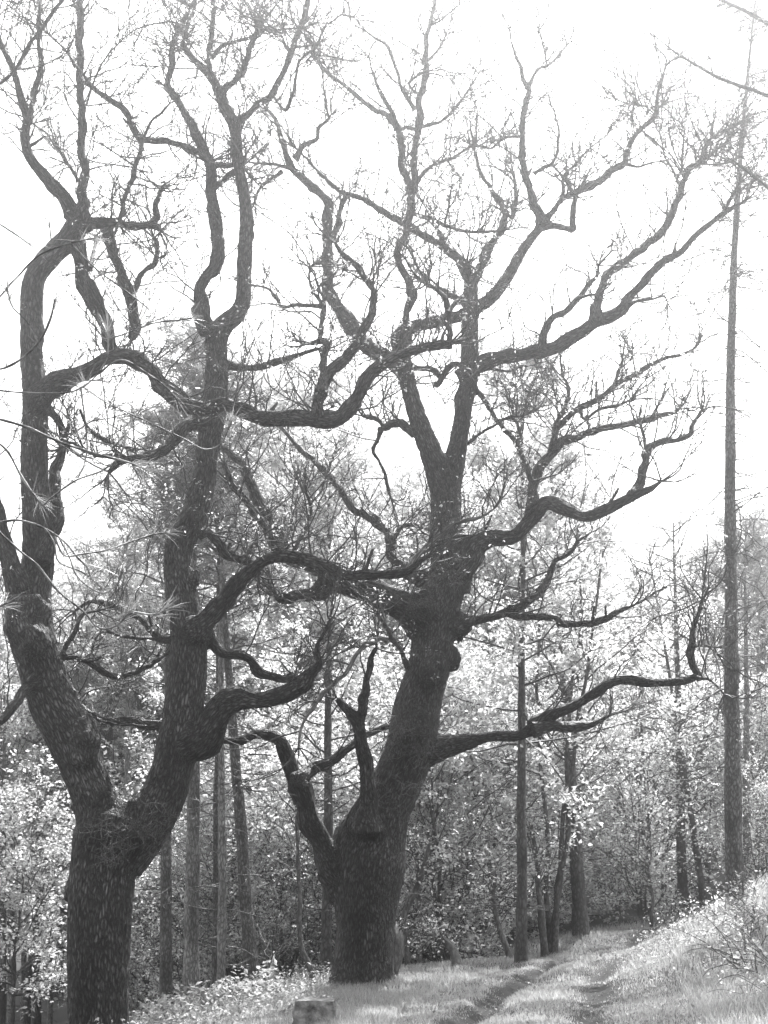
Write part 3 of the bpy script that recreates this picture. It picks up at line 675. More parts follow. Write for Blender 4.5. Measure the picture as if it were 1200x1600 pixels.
 (0.3, 2.2, '660,905,20 640,890,20 622,880,20 613,868,20 610,845,19 604,826,18 588,814,16 570,804,15 552,795,14 540,775,13 528,757,13 510,740,12 495,725,12 478,708,11 462,692,9 448,678,7 440,668,5'),
 (1.0, 1.6, '612,850,10 622,828,9 635,821,8 652,822,7 668,826,5'),
 (-0.2, 0.5, '648,675,18 635,668,14 622,662,13 610,663,12 600,668,12 592,658,9 580,652,8 567,650,6'),
 (0.2, 0.6, '596,668,8 590,690,6 584,707,6 592,722,5 600,740,5 606,760,5 610,776,4'),
 (0.5, -0.4, '712,700,6 735,690,6 760,672,6 790,655,6 815,650,5 835,640,3'),
 (0.4, 1.6, '745,585,8 755,575,9 790,580,6 820,572,5 850,575,4 865,590,3'),
 (0.4, -0.4, '640,575,14 652,575,10 668,575,9 680,580,11 690,592,10 684,603,9 690,590,8 700,575,9 712,568,10 722,572,10'),
 (0.7, 1.3, '733,480,12 720,470,10 705,460,9 690,452,8 672,448,6 660,440,5'),
 (0.3, -0.5, '760,845,8 735,838,8 715,836,7 700,842,5'),
]
make_oak('oak_tree', 21.0, (155, 1600), 'nearer old oak at left whose low trunk forks into two great stems', O1_TR, O1_BR, 11,
         [(42, 968, -0.8, 72, 84), (52, 1000, -0.88, 58, 66), (132, 1160, -0.4, 50, 90), (302, 905, 0.15, 22, 34), (298, 1148, 0.05, 54, 50), (193, 1305, -0.12, 90, 80), (112, 1392, -0.05, 26, 44)], 5200, [(175, 1305, -.52, 14, 16), (205, 1315, -.5, 22, 22), (260, 1270, -.3, 14, 10), (215, 1290, -.5, 20, 14)])
make_oak('oak_tree', 24.0, (568, 1535), 'second old oak in mid picture, burred upright trunk on the grass edge', O2_TR, O2_BR, 23,
         [(688, 1030, -0.25, 50, 76), (676, 1052, -0.3, 44, 50), (522, 1352, -0.02, 50, 60), (655, 952, -0.1, 62, 58), (718, 975, 0.1, 46, 50), (588, 1285, -0.16, 84, 100), (572, 1275, -0.2, 50, 60)], 5200, [(650, 1140, -.42, 26, 34), (665, 1170, -.4, 16, 20), (690, 900, -.3, 16, 20), (625, 1240, -.42, 20, 12), (640, 1110, -.42, 16, 14)])

# ------------------------------------------------------------------ trees of the wood
def leafy_tree(name, seed, height, r0, crown_lo, crown_r, nlimb, nleaf, lsize, lmat, bmat, lean=0.0, label='', stems=1):
    """prototype at the origin: trunk, limbs, foliage"""
    g = np.random.default_rng(seed)
    root = thing(name, (0, 0, 0), label, 'tree')
    a = Acc(); b = Acc(); tips = []
    for sidx in range(stems):
        ang = g.uniform(0, 6.28); spread = 0.0 if stems == 1 else g.uniform(0.15, 0.4)
        n = 14; t = np.linspace(0, 1, n)
        wob = np.cumsum(g.normal(0, 0.018 * height / 3, (n, 2)), 0); wob -= wob[0]
        P = np.stack([wob[:, 0] + spread * math.cos(ang) * t * height * .5 + lean * t ** 1.3 * height, wob[:, 1] + spread * math.sin(ang) * t * height * .5, -0.35 + t * (height * 0.93 + .35)], -1)
        R = r0 * (1 - 0.85 * t) * (1 + 0.5 * np.exp(-t * 22)) / math.sqrt(stems)
        S = spline(np.hstack([P, R[:, None]]), 0.22); tube(a, S[:, :3], S[:, 3], 10, 0.07, 0.4)
        T = norm(np.gradient(S[:, :3], axis=0))
        k = nlimb // stems; f = np.sort(g.uniform(crown_lo, 1.0, k)); idx = (f * (len(S) - 1)).astype(int)
        az = np.arange(k) * 2.4 + g.uniform(0, .8, k)
        fr = (f - crown_lo) / (1 - crown_lo)
        ln = crown_r * np.clip(0.45 + 1.3 * fr ** .7 * (1 - fr) ** .6, 0.25, 1.1) * g.uniform(.7, 1.2, k)
        d = np.stack([np.cos(az), np.sin(az), 0.35 + 0.9 * fr], -1)
        L1 = walk(S[idx, :3], d, ln, 8, 0.16, 0.05, g); rr = np.minimum(S[idx, 3] * 0.5, 0.055)
        twig_tubes(b, L1, rr, 0.004, 5)
        s2, d2, i2 = pick(L1, 7, 0.2, 1.0, g, 0.75, 0.12); L2 = walk(s2, d2, ln[i2] * g.uniform(.25, .5, len(i2)), 6, 0.24, 0.02, g); twig_tubes(b, L2, rr[i2] * .4, 0.003, 3)
        s3, d3, i3 = pick(L2, 3, 0.3, 1.0, g, 0.8, 0.05); L3 = walk(s3, d3, ln[i2][i3] * g.uniform(.1, .25, len(i3)), 3, 0.25, 0, g); twig_tubes(b, L3, rr[i2][i3] * .15, 0.003, 3)
        tips.append(L2[:, 3:].reshape(-1, 3)); tips.append(L3.reshape(-1, 3)); tips.append(L3[:, -1])
    a.build('trunk', bmat, root)
    tag(b.build('branches', bmat, root), kind='stuff')
    tips = np.concatenate(tips)
    if nleaf:
        # uneven foliage: some sprays carry many leaves, others few
        w = g.uniform(0, 1, len(tips)) ** 3.0; w /= w.sum()
        C = tips[g.choice(len(tips), nleaf, p=w)] + g.normal(0, 0.09, (nleaf, 3)) * np.array([1, 1, .6])
        c = Acc(); leaves(c, C, lsize, g, 0.6, 0.55); tag(c.build('foliage', lmat, root, (0, 0, 0), False), kind='stuff')
    return root

def pine(name, seed, height, r0, crown_lo, label, bmat, lean=(0, 0), stubs=26, needles=9000, bend=0.0, leafy=False):
    g = np.random.default_rng(seed)
    root = thing(name, (0, 0, 0), label, 'tree')
    n = 12; t = np.linspace(0, 1, n); wob = np.cumsum(g.normal(0, 0.012, (n, 2)), 0)
    P = np.stack([wob[:, 0] + lean[0] * t * height + bend * np.sin(t * 5), wob[:, 1] + lean[1] * t * height, -0.4 + t * (height + .4)], -1)
    R = r0 * (1 - 0.88 * t ** 1.1) * (1 + 0.35 * np.exp(-t * 30))
    S = spline(np.hstack([P, R[:, None]]), 0.15); a = Acc(); tube(a, S[:, :3], S[:, 3], 16, 0.05, 0.5, True, 0.004)
    a.build('trunk', bmat, root)
    b = Acc(); f = g.uniform(0.1, crown_lo, stubs); idx = (f * (len(S) - 1)).astype(int); az = g.uniform(0, 6.28, stubs)
    d = np.stack([np.cos(az), np.sin(az), g.uniform(-.3, .25, stubs)], -1)
    L = walk(S[idx, :3], d, g.uniform(.2, 1.3, stubs), 6, 0.14, -0.02, g); twig_tubes(b, L, np.full(stubs, 0.012), 0.003, 4)
    s2, d2, i2 = pick(L, 3, .3, 1, g, .8, 0); twig_tubes(b, walk(s2, d2, g.uniform(.1, .45, len(i2)), 4, .2, 0, g), np.full(len(i2), .005), .002, 3)
    k = 46 if leafy else 34; f = np.sort(g.uniform(crown_lo, 0.99, k) if leafy else crown_lo + (.99 - crown_lo) * g.uniform(0, 1, k) ** .7); idx = (f * (len(S) - 1)).astype(int); az = np.arange(k) * 2.4
    fr = (f - crown_lo) / (1 - crown_lo)
    d = np.stack([np.cos(az), np.sin(az), 0.1 + .6 * fr], -1); ln = (0.8 + 1.4 * (1 - fr)) * g.uniform(.6, 1.2, k) * 1.5 if leafy else (.7 + 1.1 * np.sqrt(np.clip(1 - fr ** 2, 0, 1))) * g.uniform(.3, 1.35, k)
    L = walk(S[idx, :3], d, ln, 7, 0.16, 0.04, g); twig_tubes(b, L, np.full(k, 0.02), 0.004, 4)
    s2, d2, i2 = pick(L, 7, .25, 1, g, .8, .1); L2 = walk(s2, d2, g.uniform(.2, .6, len(i2)), 4, .2, .06, g); twig_tubes(b, L2, np.full(len(i2), .007), .003, 3)
    tag(b.build('branches', bmat, root), kind='stuff')
    if needles:
        c = Acc(); q = L2[:, 1:].reshape(-1, 3); C = q[g.integers(0, len(q), needles)] + g.normal(0, .03, (needles, 3))
        if leafy: leaves(c, C + g.normal(0, .08, C.shape), 0.11, g, .6, .5); tag(c.build('foliage', LEAF, root, (0, 0, 0), False), kind='stuff')
        elif True: leaves(c, C, 0.15, g, 0.16, 0.2, 0.0); tag(c.build('needles', NEEDLE, root, (0, 0, 0), False), kind='stuff')
    return root

def place(o, u, Y, rz=0.0, s=1.0, sz=None):
    x = UX(u, Y); o.location = (x, Y, h1(x, Y) - 0.05); o.rotation_euler = (0, 0, rz); o.scale = (s, s, sz or s)

def trunk_px(w, Y): return 0.5 * w * Y / F

# named trunks that can be told apart in the photograph
PINES = [ # u, Y, width px, height, crown_lo, lean, bark, label
 (270, 30, 21, 14.5, .62, (-.004, .01), PINE, 'straight pine trunk close to the right of the forked oak, leftmost of the row'),
 (307, 29, 26, 15.5, .60, (.004, .0), PINE_PALE, 'pale thick pine trunk right of the forked oak, stoutest of the row'),
 (341, 30, 12, 13.0, .62, (.008, .0), PINE, 'slender pine with a close twin stem touching on its right'),
 (350, 28, 15, 13.5, .62, (.006, .01), PINE_PALE, 'slim pale pine just right of its slenderer twin'),
 (404, 29, 22, 14.0, .60, (-.092, .0), PINE, 'pine trunk leaning left, last of the row before the second oak'),
 (205, 39, 16, 15.0, .62, (.004, .0), PINE_PALE, 'pale distant pine seen through the fork of the left oak'),
 (510, 31, 18, 11.5, .7, (.006, .0), GREY, 'dark trunk standing directly left of the second oak base'),
 (372, 36, 9, 12.0, .65, (.0, .0), GREY, 'thin dark trunk between the slim twin pines and the leaning pine'),
 (806, 29, 18, 12.5, .72, (.006, .0), GREY, 'straight dark trunk rising from the left grass edge of the track'),
 (906, 38, 23, 13.5, .7, (-.07, .0), GREY, 'stout grey trunk with flared foot at the grassy bend of the track'),
 (1064, 44, 17, 12.0, .6, (-.025, .0), GREY, 'upright trunk at the far end of the track beside a leaning stem'),
 (1102, 44, 12, 11.0, .6, (-.16, .0), GREY, 'leaning stem crossing behind the upright trunk at the track end'),
 (1166, 44, 14, 13.0, .66, (.004, .0), PINE_PALE, 'pale thin pine half hidden behind the tall right-hand trunk'),
 (1118, 60, 13, 14.0, .66, (.0, .0), PINE_PALE, 'distant pale pole in the clearing left of the tall right-hand trunk'),
 (20, 46, 17, 12, .66, (.01, .0), GREY, 'dark pole trunk at the left edge in the hollow'),
 (34, 58, 13, 15, .66, (.0, .0), PINE_PALE, 'pale pole in the hollow behind the dark left edge trunk'),
 (72, 52, 15, 15, .66, (.0, .0), GREY, 'dark pole trunk in the hollow just left of the forked oak'),
]
for u, Y, w, lb in [(130, 50, 10, 'far thin pale pole behind the base of the forked oak'), (228, 52, 11, 'far thin pale pole right of the forked oak base'), (440, 46, 11, 'far thin pole between the leaning pine and the thin sapling'), (456, 55, 12, 'far pale pole left of the thin sapling'),
                    (548, 50, 13, 'far grey pole hidden partly by the snag of the second oak'), (640, 48, 10, 'far thin pole just right of the second oak trunk'), (702, 50, 10, 'far thin pole above the stunted crooked tree'), (770, 52, 11, 'far thin pole left of the straight dark trunk'),
                    (1005, 58, 11, 'far thin pole left of the track end trunks'), (1100, 55, 10, 'far thin pole right of the track end trunks'), (1135, 62, 10, 'far thin pole touching the left side of the tall right-hand trunk'), (1184, 50, 11, 'far thin pole at the right edge beyond the tall trunk'), (1196, 58, 10, 'farthest thin pole at the right edge'),
                    (52, 62, 10, 'far thin pale pole in the hollow at the left edge'), (92, 60, 9, 'far slim pole in the hollow touching the forked oak outline')]:
    PINES.append((u, Y, w, 13.5, .66, (0.0, 0.0), PINE_PALE, lb))
for i, (u, Y, w, hh, cl, ln, bm, lb) in enumerate(PINES):
    lf = bm is GREY
    ln = (ln[0] + (u - 600) * 1.14e-4, ln[1])
    if lf: hh *= 1.0; cl = .36
    else: hh *= .92
    o = pine('slim_tree' if lf else 'pine_tree', 100 + i, hh, trunk_px(w, Y), cl, lb, bm, ln, 30, (1500 if u in (1064, 1102) else 14000 if lf else 9000) if Y < 45 else 6000, 0.0, lf); place(o, u, Y)
    o['group'] = 'straight trunks standing behind the oaks'

# tall trunk at the right with long thin drooping boughs
def right_conifer(u, Y, w, height, lean, seed, label, lo, n_b, name='larch_tree', blen=(0.5, 2.3)):
    g = np.random.default_rng(seed); root = thing(name, (0, 0, 0), label, 'tree')
    t = np.linspace(0, 1, 16); P = np.stack([lean * t * height + 0.06 * np.sin(t * 7), 0 * t, -0.4 + t * (height + .4)], -1); P[:, 0] += lean * height * (t ** 1.66 - t)
    R = trunk_px(w, Y) * (1 - 0.9 * t ** 1.05) * (1 + 0.3 * np.exp(-t * 30))
    S = spline(np.hstack([P, R[:, None]]), 0.12); a = Acc(); tube(a, S[:, :3], S[:, 3], 22, 0.05, 0.4, True, 0.006); a.build('trunk', PINE, root)
    f = g.uniform(lo, 0.985, n_b); f = lo + (f - lo) ** 0.8 * (1 - lo) ** .2
    idx = np.minimum((f * (len(S) - 1)).astype(int), len(S) - 1); az = g.uniform(0, 6.28, n_b)
    d = np.stack([np.cos(az), np.sin(az), g.uniform(-.1, .45, n_b)], -1)
    b = Acc(); L = walk(S[idx, :3], d, g.uniform(*blen, n_b), 9, 0.11, -0.07, g); twig_tubes(b, L, np.full(n_b, .010), .003, 4)
    dense = np.where(f > 0.62)[0]
    s2, d2, i2 = pick(L, 4, .2, 1, g, .8, -.05); L2 = walk(s2, d2, g.uniform(.15, .6, len(i2)), 5, .2, -.03, g); twig_tubes(b, L2, np.full(len(i2), .005), .002, 3)
    s3, d3, i3 = pick(L[dense], 18, .1, 1, g, .9, -.1); L3 = walk(s3, d3, g.uniform(.15, .6, len(i3)), 5, .2, -.06, g); twig_tubes(b, L3, np.full(len(i3), .004), .002, 3)
    tag(b.build('branches', OAK_TWIG, root), kind='stuff')
    q = np.concatenate([L3.reshape(-1, 3), L2[::3].reshape(-1, 3)]); C = q[g.integers(0, len(q), 4500)] + g.normal(0, .02, (4500, 3))
    c = Acc(); leaves(c, C, .05, g, .5, .2); tag(c.build('needles', NEEDLE, root, (0, 0, 0), False), kind='stuff')
    place(root, u, Y); return root
right_conifer(1146, 27, 27, 19.5, .087, 301, 'tall slender conifer trunk on the right bank with thin drooping twigs', .2, 190)
lar = right_conifer(1335, 21, 30, 17, 0.106, 303, 'larch just outside the right edge whose boughs reach into the top right corner', .5, 50)
g = np.random.default_rng(9)
for txt in ('1335,215,10 1290,190,9 1200,150,7 1150,132,6.5 1120,120,5.5 1085,100,5 1055,82,4 1022,55,2', '1335,110,10 1260,65,9 1200,36,8 1160,15,6.5 1115,-5,5',
            '1335,400,9 1260,340,7 1200,293,6 1170,270,5 1145,250,3'):
    R = limb(txt, 0, -1.2, None, 21.0); S = spline(R, .07); a = Acc(); tube(a, S[:, :3], S[:, 3], 6, .1, .4)
    L = S[None, :, :3]; s2, d2, _ = pick(L, 110, .1, 1, g, .9, -.15); L2 = walk(s2, d2, g.uniform(.15, .5, len(s2)), 5, .2, -.1, g); twig_tubes(a, L2, np.full(len(s2), .005), .002, 3)
    a.build('branch', OAK_TWIG, lar, lar.location)

# bare many-stemmed tree behind the right limbs
o = leafy_tree('bare_tree', 41, 13.2, .13, .3, 3.0, 44, 900, .05, LEAF, GREY, 0, 'twiggy almost leafless tree behind the middle limbs of the second oak', 3); place(o, 858, 35)

# small gnarled stems at the grass edge
def small_stem(name, rows, label, mat=GREY, group=None, leafn=0):
    """rows 'u,v,w' from the foot up at one distance"""
    txt, Y = rows; R = limb(txt, 0, 0.6, None, Y); base = R[0, :3].copy(); base[2] = h1(base[0], base[1])
    R = np.vstack([np.concatenate([base - np.array([0, 0, .3]), [R[0, 3] * 1.2]]), R]) if R[0, 2] > base[2] + .02 else R
    root = thing(name, base, label, 'tree', group); S = spline(R, .08); a = Acc(); tube(a, S[:, :3], S[:, 3], 10, .12, .5); a.build('trunk', mat, root, base)
    g = np.random.default_rng(int(R[0, 0] * 1000) % 9999); b = Acc(); L = S[None, len(S) // 2:, :3]
    s2, d2, _ = pick(L, 14, .1, 1, g, .9, .3); L2 = walk(s2, d2, g.uniform(.4, 1.3, 14), 7, .25, .04, g); twig_tubes(b, L2, np.full(14, .012), .003, 4)
    s3, d3, _ = pick(L2, 4, .2, 1, g, .9, .1); L3 = walk(s3, d3, g.uniform(.2, .6, len(s3)), 4, .25, .02, g); twig_tubes(b, L3, np.full(len(s3), .006), .002, 3)
    tag(b.build('branches', mat, root, base), kind='stuff')
    if leafn:
        q = L3.reshape(-1, 3); c = Acc(); leaves(c, q[g.integers(0, len(q), leafn)] + g.normal(0, .08, (leafn, 3)), .07, g); tag(c.build('foliage', LEAF, root, base, False), kind='stuff')
    return root
small_stem('stunted_tree', ('713,1512,16 710,1490,14 702,1476,13 693,1468,9 684,1462,6', 29), 'stunted dark crooked tree on the grass edge right of the second oak', GREY, None, 500)
small_stem('broken_trunk', ('616,1522,14 619,1495,21 618,1465,24 612,1445,18 606,1436,8', 26.5), 'dark broken trunk leaning against the right side of the second oak base', GREY)
small_stem('sapling', ('490,1540,12 484,1510,10 472,1485,8 468,1450,7 468,1400,7 466,1350,6 464,1300,5 462,1255,3', 28), 'thin curved sapling left of the second oak trunk', GREY, None, 350)
small_stem('leaning_tree', ('797,1498,12 790,1478,11 782,1455,9 775,1430,8 770,1400,7 775,1370,4', 30), 'dark stem leaning left beside the straight dark trunk on the grass edge', GREY, None, 350)
small_stem('bent_tree', ('636,1505,9 634,1470,9 632,1430,10 645,1400,9 655,1375,9 664,1350,7 670,1320,5', 31), 'bent dark stem behind the right side of the second oak', GREY, None, 500)
small_stem('slim_tree', ('656,1500,8 656,1460,8 655,1420,7 656,1380,7 662,1340,4', 33), 'slim upright stem in the thicket right of the second oak', GREY, None, 400)
small_stem('dead_stump', ('424,1530,11 424,1512,12 426,1498,10 428,1488,5', 30), 'short dark stump between the leaning pine and the thin sapling', GREY)
small_stem('slim_tree', ('1018,1432,6 1020,1405,5 1016,1380,4 1012,1350,3', 40), 'slim stem in the shrub left of the far end of the track', GREY, None, 500)
small_stem('slim_tree', ('850,1470,12 846,1430,11 842,1390,10 838,1340,8 830,1290,5', 34), 'dark stem between the straight trunk and the flared grey trunk', GREY, None, 700)

# prototypes of the leafy wood; copies fill the slope
GRP = 'leafy trees of the wood behind the oaks'
LB = ['tall light-leaved tree in the wood behind the oaks', 'broad dense-leaved tree in the wood behind the oaks', 'low spreading leafy tree under the taller ones of the wood', 'slender open-crowned tree in the wood behind the oaks']
PR = [leafy_tree('leafy_tree', 51, 12.5, .15, .22, 3.9, 46, 25000, .115, LEAF, GREY, 0, LB[0]),
      leafy_tree('leafy_tree', 52, 11.0, .17, .16, 4.3, 54, 27000, .115, LEAF, GREY, .02, LB[1]),
      leafy_tree('leafy_tree', 53, 6.0, .09, .06, 2.9, 44, 9500, .12, LEAF_DARK, GREY, -.02, LB[2], 2),
      leafy_tree('leafy_tree', 54, 12.0, .12, .34, 3.2, 40, 15000, .11, LEAF, GREY, 0, LB[3])]
SPOTS = [  # u, Y, kind, scale
 (150, 52, 1, 1.0), (330, 57, 1, 1.1), (470, 53, 0, 1.1), (560, 58, 1, 1.15), (650, 51, 0, 1.0), (760, 54, 1, 1.1), (845, 60, 1, 1.05), 
 (1215, 56, 0, .95), (250, 61, 0, 1.15), (60, 54, 3, 1.0), (400, 60, 3, 1.15), (850, 54, 0, 1.0), (1090, 74, 1, .9), (1230, 62, 1, 1.1), (-40, 60, 0, 1.0),
 (200, 64, 1, 1.2), (480, 66, 0, 1.25), (620, 64, 1, 1.25), (720, 68, 0, 1.2), (330, 72, 0, 1.3), (100, 74, 1, 1.3), (0, 80, 0, 1.2), (900, 70, 1, 1.15), (1000, 82, 0, 1.0),
 (1160, 80, 1, 1.1), (800, 84, 0, 1.3), (560, 84, 1, 1.4), (420, 88, 0, 1.4), (250, 90, 1, 1.4), (680, 92, 0, 1.4), (1250, 90, 0, 1.3), (130, 98, 0, 1.4), (950, 98, 1, 1.3), (-60, 96, 1, 1.4), (1080, 100, 1, 1.1),
 (520, 38, 2, 1.0), (640, 37, 2, 1.05), (700, 34, 2, .95), (760, 38, 2, 1.1), (850, 44, 2, 1.0), (430, 40, 2, 1.1), (230, 40, 2, 1.0), (340, 42, 2, 1.1), 
 (580, 44, 2, 1.2), (1200, 46, 2, .9), (380, 36, 2, .8), (300, 38, 2, .8), (600, 55, 2, 1.4), (820, 60, 2, 1.4), (200, 56, 2, 1.4), (480, 46, 2, 1.2), (700, 45, 2, 1.2), (300, 46, 2, 1.2), (400, 47, 2, 1.1), (620, 40, 2, .9), (800, 42, 2, 1.1), (900, 58, 2, 1.4), (330, 60, 2, 1.4)]
gs = np.random.default_rng(77); used = set()
def zone(u, Y):
    a = ('at the far left edge' if u < 100 else 'seen between the stems of the forked oak' if u < 270 else 'behind the row of pines' if u < 430 else 'behind the second oak' if u < 620 else
         'right of the second oak trunk' if u < 780 else 'behind the trunks along the track' if u < 960 else 'above the end of the track' if u < 1110 else 'behind the tall right-hand trunk')
    return a + (', in front' if Y < 46 else ', deep in' if Y > 65 else '')
for (u, Y, k, s) in SPOTS:
    rz = gs.uniform(0, 6.28); s = s * (1.13 if Y > 50 and u < 930 and k != 2 else 1.0) * (1.0 if k == 2 else 1.28 if u < 500 else 1.15 if u < 930 else .98); sc = s * gs.uniform(.92, 1.08)
    if k not in used: o = PR[k]; used.add(k); o['group'] = GRP
    else: o = copy_tree(PR[k], (0, 0, 0), 0, (1, 1, 1), LB[k], GRP)
    o['label'] = ['tall light-leaved tree ', 'broad dense-leaved tree ', 'low spreading leafy tree ', 'slender open-crowned tree '][k] + zone(u, Y)
    place(o, u + gs.uniform(-12, 12), Y + gs.uniform(-.8, .8), rz, sc, sc * gs.uniform(.92, 1.06))

# bright shrubs
SHR = [
       (1025, 47, 2.3, 'large bright-leaved shrub left of the track end trunks'), (1105, 50, 1.9, 'bright-leaved shrub between the track end trunks and the tall right-hand trunk'),
       (1195, 42, .9, 'bright-leaved shrub at the right edge behind the tall trunk'), (1003, 43, 1.5, 'sunlit pale bush just left of the track end trunks'), (965, 46, 1.1, 'bright-leaved shrub right of the flared grey trunk'),
       (290, 36, 1.1, 'bright leafy shrub behind the two leftmost pines of the row'), (375, 39, 1.2, 'bright leafy shrub behind the slim twin pines'), (450, 36, 1.1, 'bright leafy shrub between the leaning pine and the second oak'),
       (235, 40, 1.2, 'bright leafy shrub just right of the forked oak trunk'), (680, 36, .9, 'bright leafy shrub behind the stunted crooked tree'), (745, 35, .9, 'bright leafy shrub left of the straight dark trunk'), (850, 42, 1.0, 'leafy shrub between the straight dark trunk and the flared grey trunk')]
SUNLIT_LEAF = leaf_mat('sunlit_shrub_leaf', 0.14, 0.24, 0.68)  # sunlight through the sparse leaves is put into this lighter leaf colour
sp = leafy_tree('shrub', 61, 3.6, .05, .05, 1.9, 40, 6500, .07, SUNLIT_LEAF, GREY, 0, 'x', 4); sp['category'] = 'shrub'
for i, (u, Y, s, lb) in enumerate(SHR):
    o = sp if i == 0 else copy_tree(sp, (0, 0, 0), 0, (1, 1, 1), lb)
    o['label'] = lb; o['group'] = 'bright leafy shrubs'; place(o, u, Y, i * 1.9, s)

o = leafy_tree('pale_leaved_tree', 66, 5.6, .07, .42, 2.6, 30, 8000, .10, LEAF_BRIGHT, GREY, 0, 'small pale-leaved tree spreading over the hollow left of the forked oak', 1); place(o, 35, 33)
# brambles on the right bank and along the shady edge
def bramble_proto():
    g = np.random.default_rng(71); root = thing('bramble_bush', (0, 0, 0), 'x', 'bramble')
    n = 34; az = g.uniform(0, 6.28, n); d = np.stack([np.cos(az) * .6, np.sin(az) * .6, g.uniform(.6, 1.3, n)], -1)
    st = np.stack([g.normal(0, .2, n), g.normal(0, .2, n), np.full(n, -.05)], -1)
    a = Acc(); L = walk(st, d, g.uniform(.4, 1.15, n), 9, .16, -.14, g); twig_tubes(a, L, np.full(n, .005), .002, 4); tag(a.build('canes', OAK_TWIG, root), kind='stuff')
    q = L[:, 2:].reshape(-1, 3); c = Acc(); leaves(c, q[g.integers(0, len(q), 200)] + g.normal(0, .05, (200, 3)), .06, g, .65, .6); tag(c.build('foliage', LEAF_DARK, root, (0, 0, 0), False), kind='stuff')
    return root
bp_ = bramble_proto(); BR = [(1185, 22), (1130, 24.5), (1160, 19), (1192, 16.5), (1095, 26), (1100, 21), (1175, 25.5), (1195, 19.5), (1150, 22.5), (1120, 30), (1080, 32), (1190, 29), (1060, 36), (1145, 27.5), (1192, 14.5), (1178, 17.5)]
for i, (u, Y) in enumerate(BR):
    lb = 'leafy bramble on the bank ' + ('at the bottom right corner' if Y < 18 else 'below the tall right-hand trunk' if Y > 24 else 'right of the track') + (', at the frame edge' if u > 1165 else '')
    o = bp_ if i == 0 else copy_tree(bp_, (0, 0, 0), 0, (1, 1, 1), lb)
    o['label'] = lb; o['group'] = 'brambles on the right bank'; place(o, u, Y, i * 2.1, gs.uniform(.6, 1.05))

# ------------------------------------------------------------------ grass and ground plants
def grass_field(n, seed, hgt, wid):
    # taller and rougher on the bank right of the track
    g = np.random.default_rng(seed)
    Y = 11 + 34 * g.uniform(0, 1, n) ** 1.25
    u = g.uniform(330, 1480, n); x = (u - 600) / F * Y * 1.02
    z = H(x, Y); t = path_t(x, Y); s = Y
    pzz, dd = track_profile(t, s); on = np.abs(t) < HALF
    z = np.where(on, z + pzz, z)
    patch = 0.5 + 0.5 * np.sin(x * 1.9 + np.sin(Y * .9) * 2) * np.sin(Y * 1.3 + x)
    edge = (u - 330) * 0.6 + 60
    keep = (g.uniform(0, 1, n) > np.where(on, dd * .97, 0)) & (g.uniform(0, 1, n) < .7 + .3 * patch) & (g.uniform(0, 1, n) < np.clip(1.4 - (Y - 26 - np.clip((u - 560) / 30, 0, 17)) / 3, 0, 1))
    x, Y, z, on, patch, dd = x[keep], Y[keep], z[keep], on[keep], patch[keep], dd[keep]; n = len(x)
    h = hgt * g.uniform(.45, 1.25, n) * (1 + 1.3 * np.clip((t[keep] - 2.2) / 1.2, 0, 1) * g.uniform(0, 1, n) ** 2) * np.where(on, .6 - .3 * dd, 1.0) * (.75 + .4 * patch); az = g.uniform(0, 6.28, n)
    w = wid * g.uniform(.7, 1.3, n) * (.6 + Y / 30); ca, sa = np.cos(az), np.sin(az); b = g.uniform(.1, .6, n) * h; ba = g.uniform(0, 6.28, n)
    B = np.stack([x, Y, z - .02], -1); sd = np.stack([ca, sa, 0 * ca], -1) * w[:, None] / 2; bend = np.stack([np.cos(ba), np.sin(ba), 0 * ba], -1) * b[:, None]
    up = np.stack([0 * h, 0 * h, h], -1)
    V = np.stack([B - sd, B + sd, B + up * .6 + bend * .35 + sd * .7, B + up * .6 + bend * .35 - sd * .7, B + up + bend], 1)
    k = (np.arange(n) * 5)[:, None]; a = Acc(); tone = np.repeat(np.clip(g.normal(.5, .25, n) + .3 * (patch - .5), 0, 1), 5)
    a.add(V.reshape(-1, 3), k + np.array([[0, 1, 2, 3]]), k + np.array([[3, 2, 4]]), np.stack([tone] * 3, -1))
    return a
tag(grass_field(480000, 5, .13, .009).build('grass', GRASS, None, (0, 0, 0), False), 'short pale grass over the verge and between the ruts of the track', 'grass', kind='stuff')

g = np.random.default_rng(15)
n = 3400; Y = g.uniform(17, 40, n); rt = g.uniform(0, 1, n) < .12; u = np.where(rt, 1240 - 260 * g.uniform(0, 1, n) ** 1.6, g.uniform(0, 520, n)); x = (u - 600) / F * Y
z = H(x, Y); c = Acc(); m = 7; keep = ((Y < 30) | ~rt) & ~((np.abs(x + .8) < .9) & (Y < 19)); x, Y, z = x[keep], Y[keep], z[keep]; n = len(x)
C = np.repeat(np.stack([x, Y, z], -1), m, 0) + np.abs(g.normal(0, 1, (n * m, 3))) * np.array([0, 0, .16]) + g.normal(0, .1, (n * m, 3)) * np.array([1, 1, .2])
leaves(c, C, .06, g, .6, .65)
n2 = 240; u = g.uniform(225, 440, n2); Y = g.uniform(22.5, 27, n2); x = (u - 600) / F * Y; z = H(x, Y); hh = g.uniform(.15, .6, n2)
C = np.repeat(np.stack([x, Y, z + hh], -1), 8, 0) + g.normal(0, .07, (n2 * 8, 3)) * np.array([1, 1, .5]); leaves(c, C, .10, g, .7, .75)
tag(c.build('ground_plants', HERB, None, (0, 0, 0), False), 'low leafy herbs scattered over the woodland floor and bank', 'ground cover', kind='stuff')

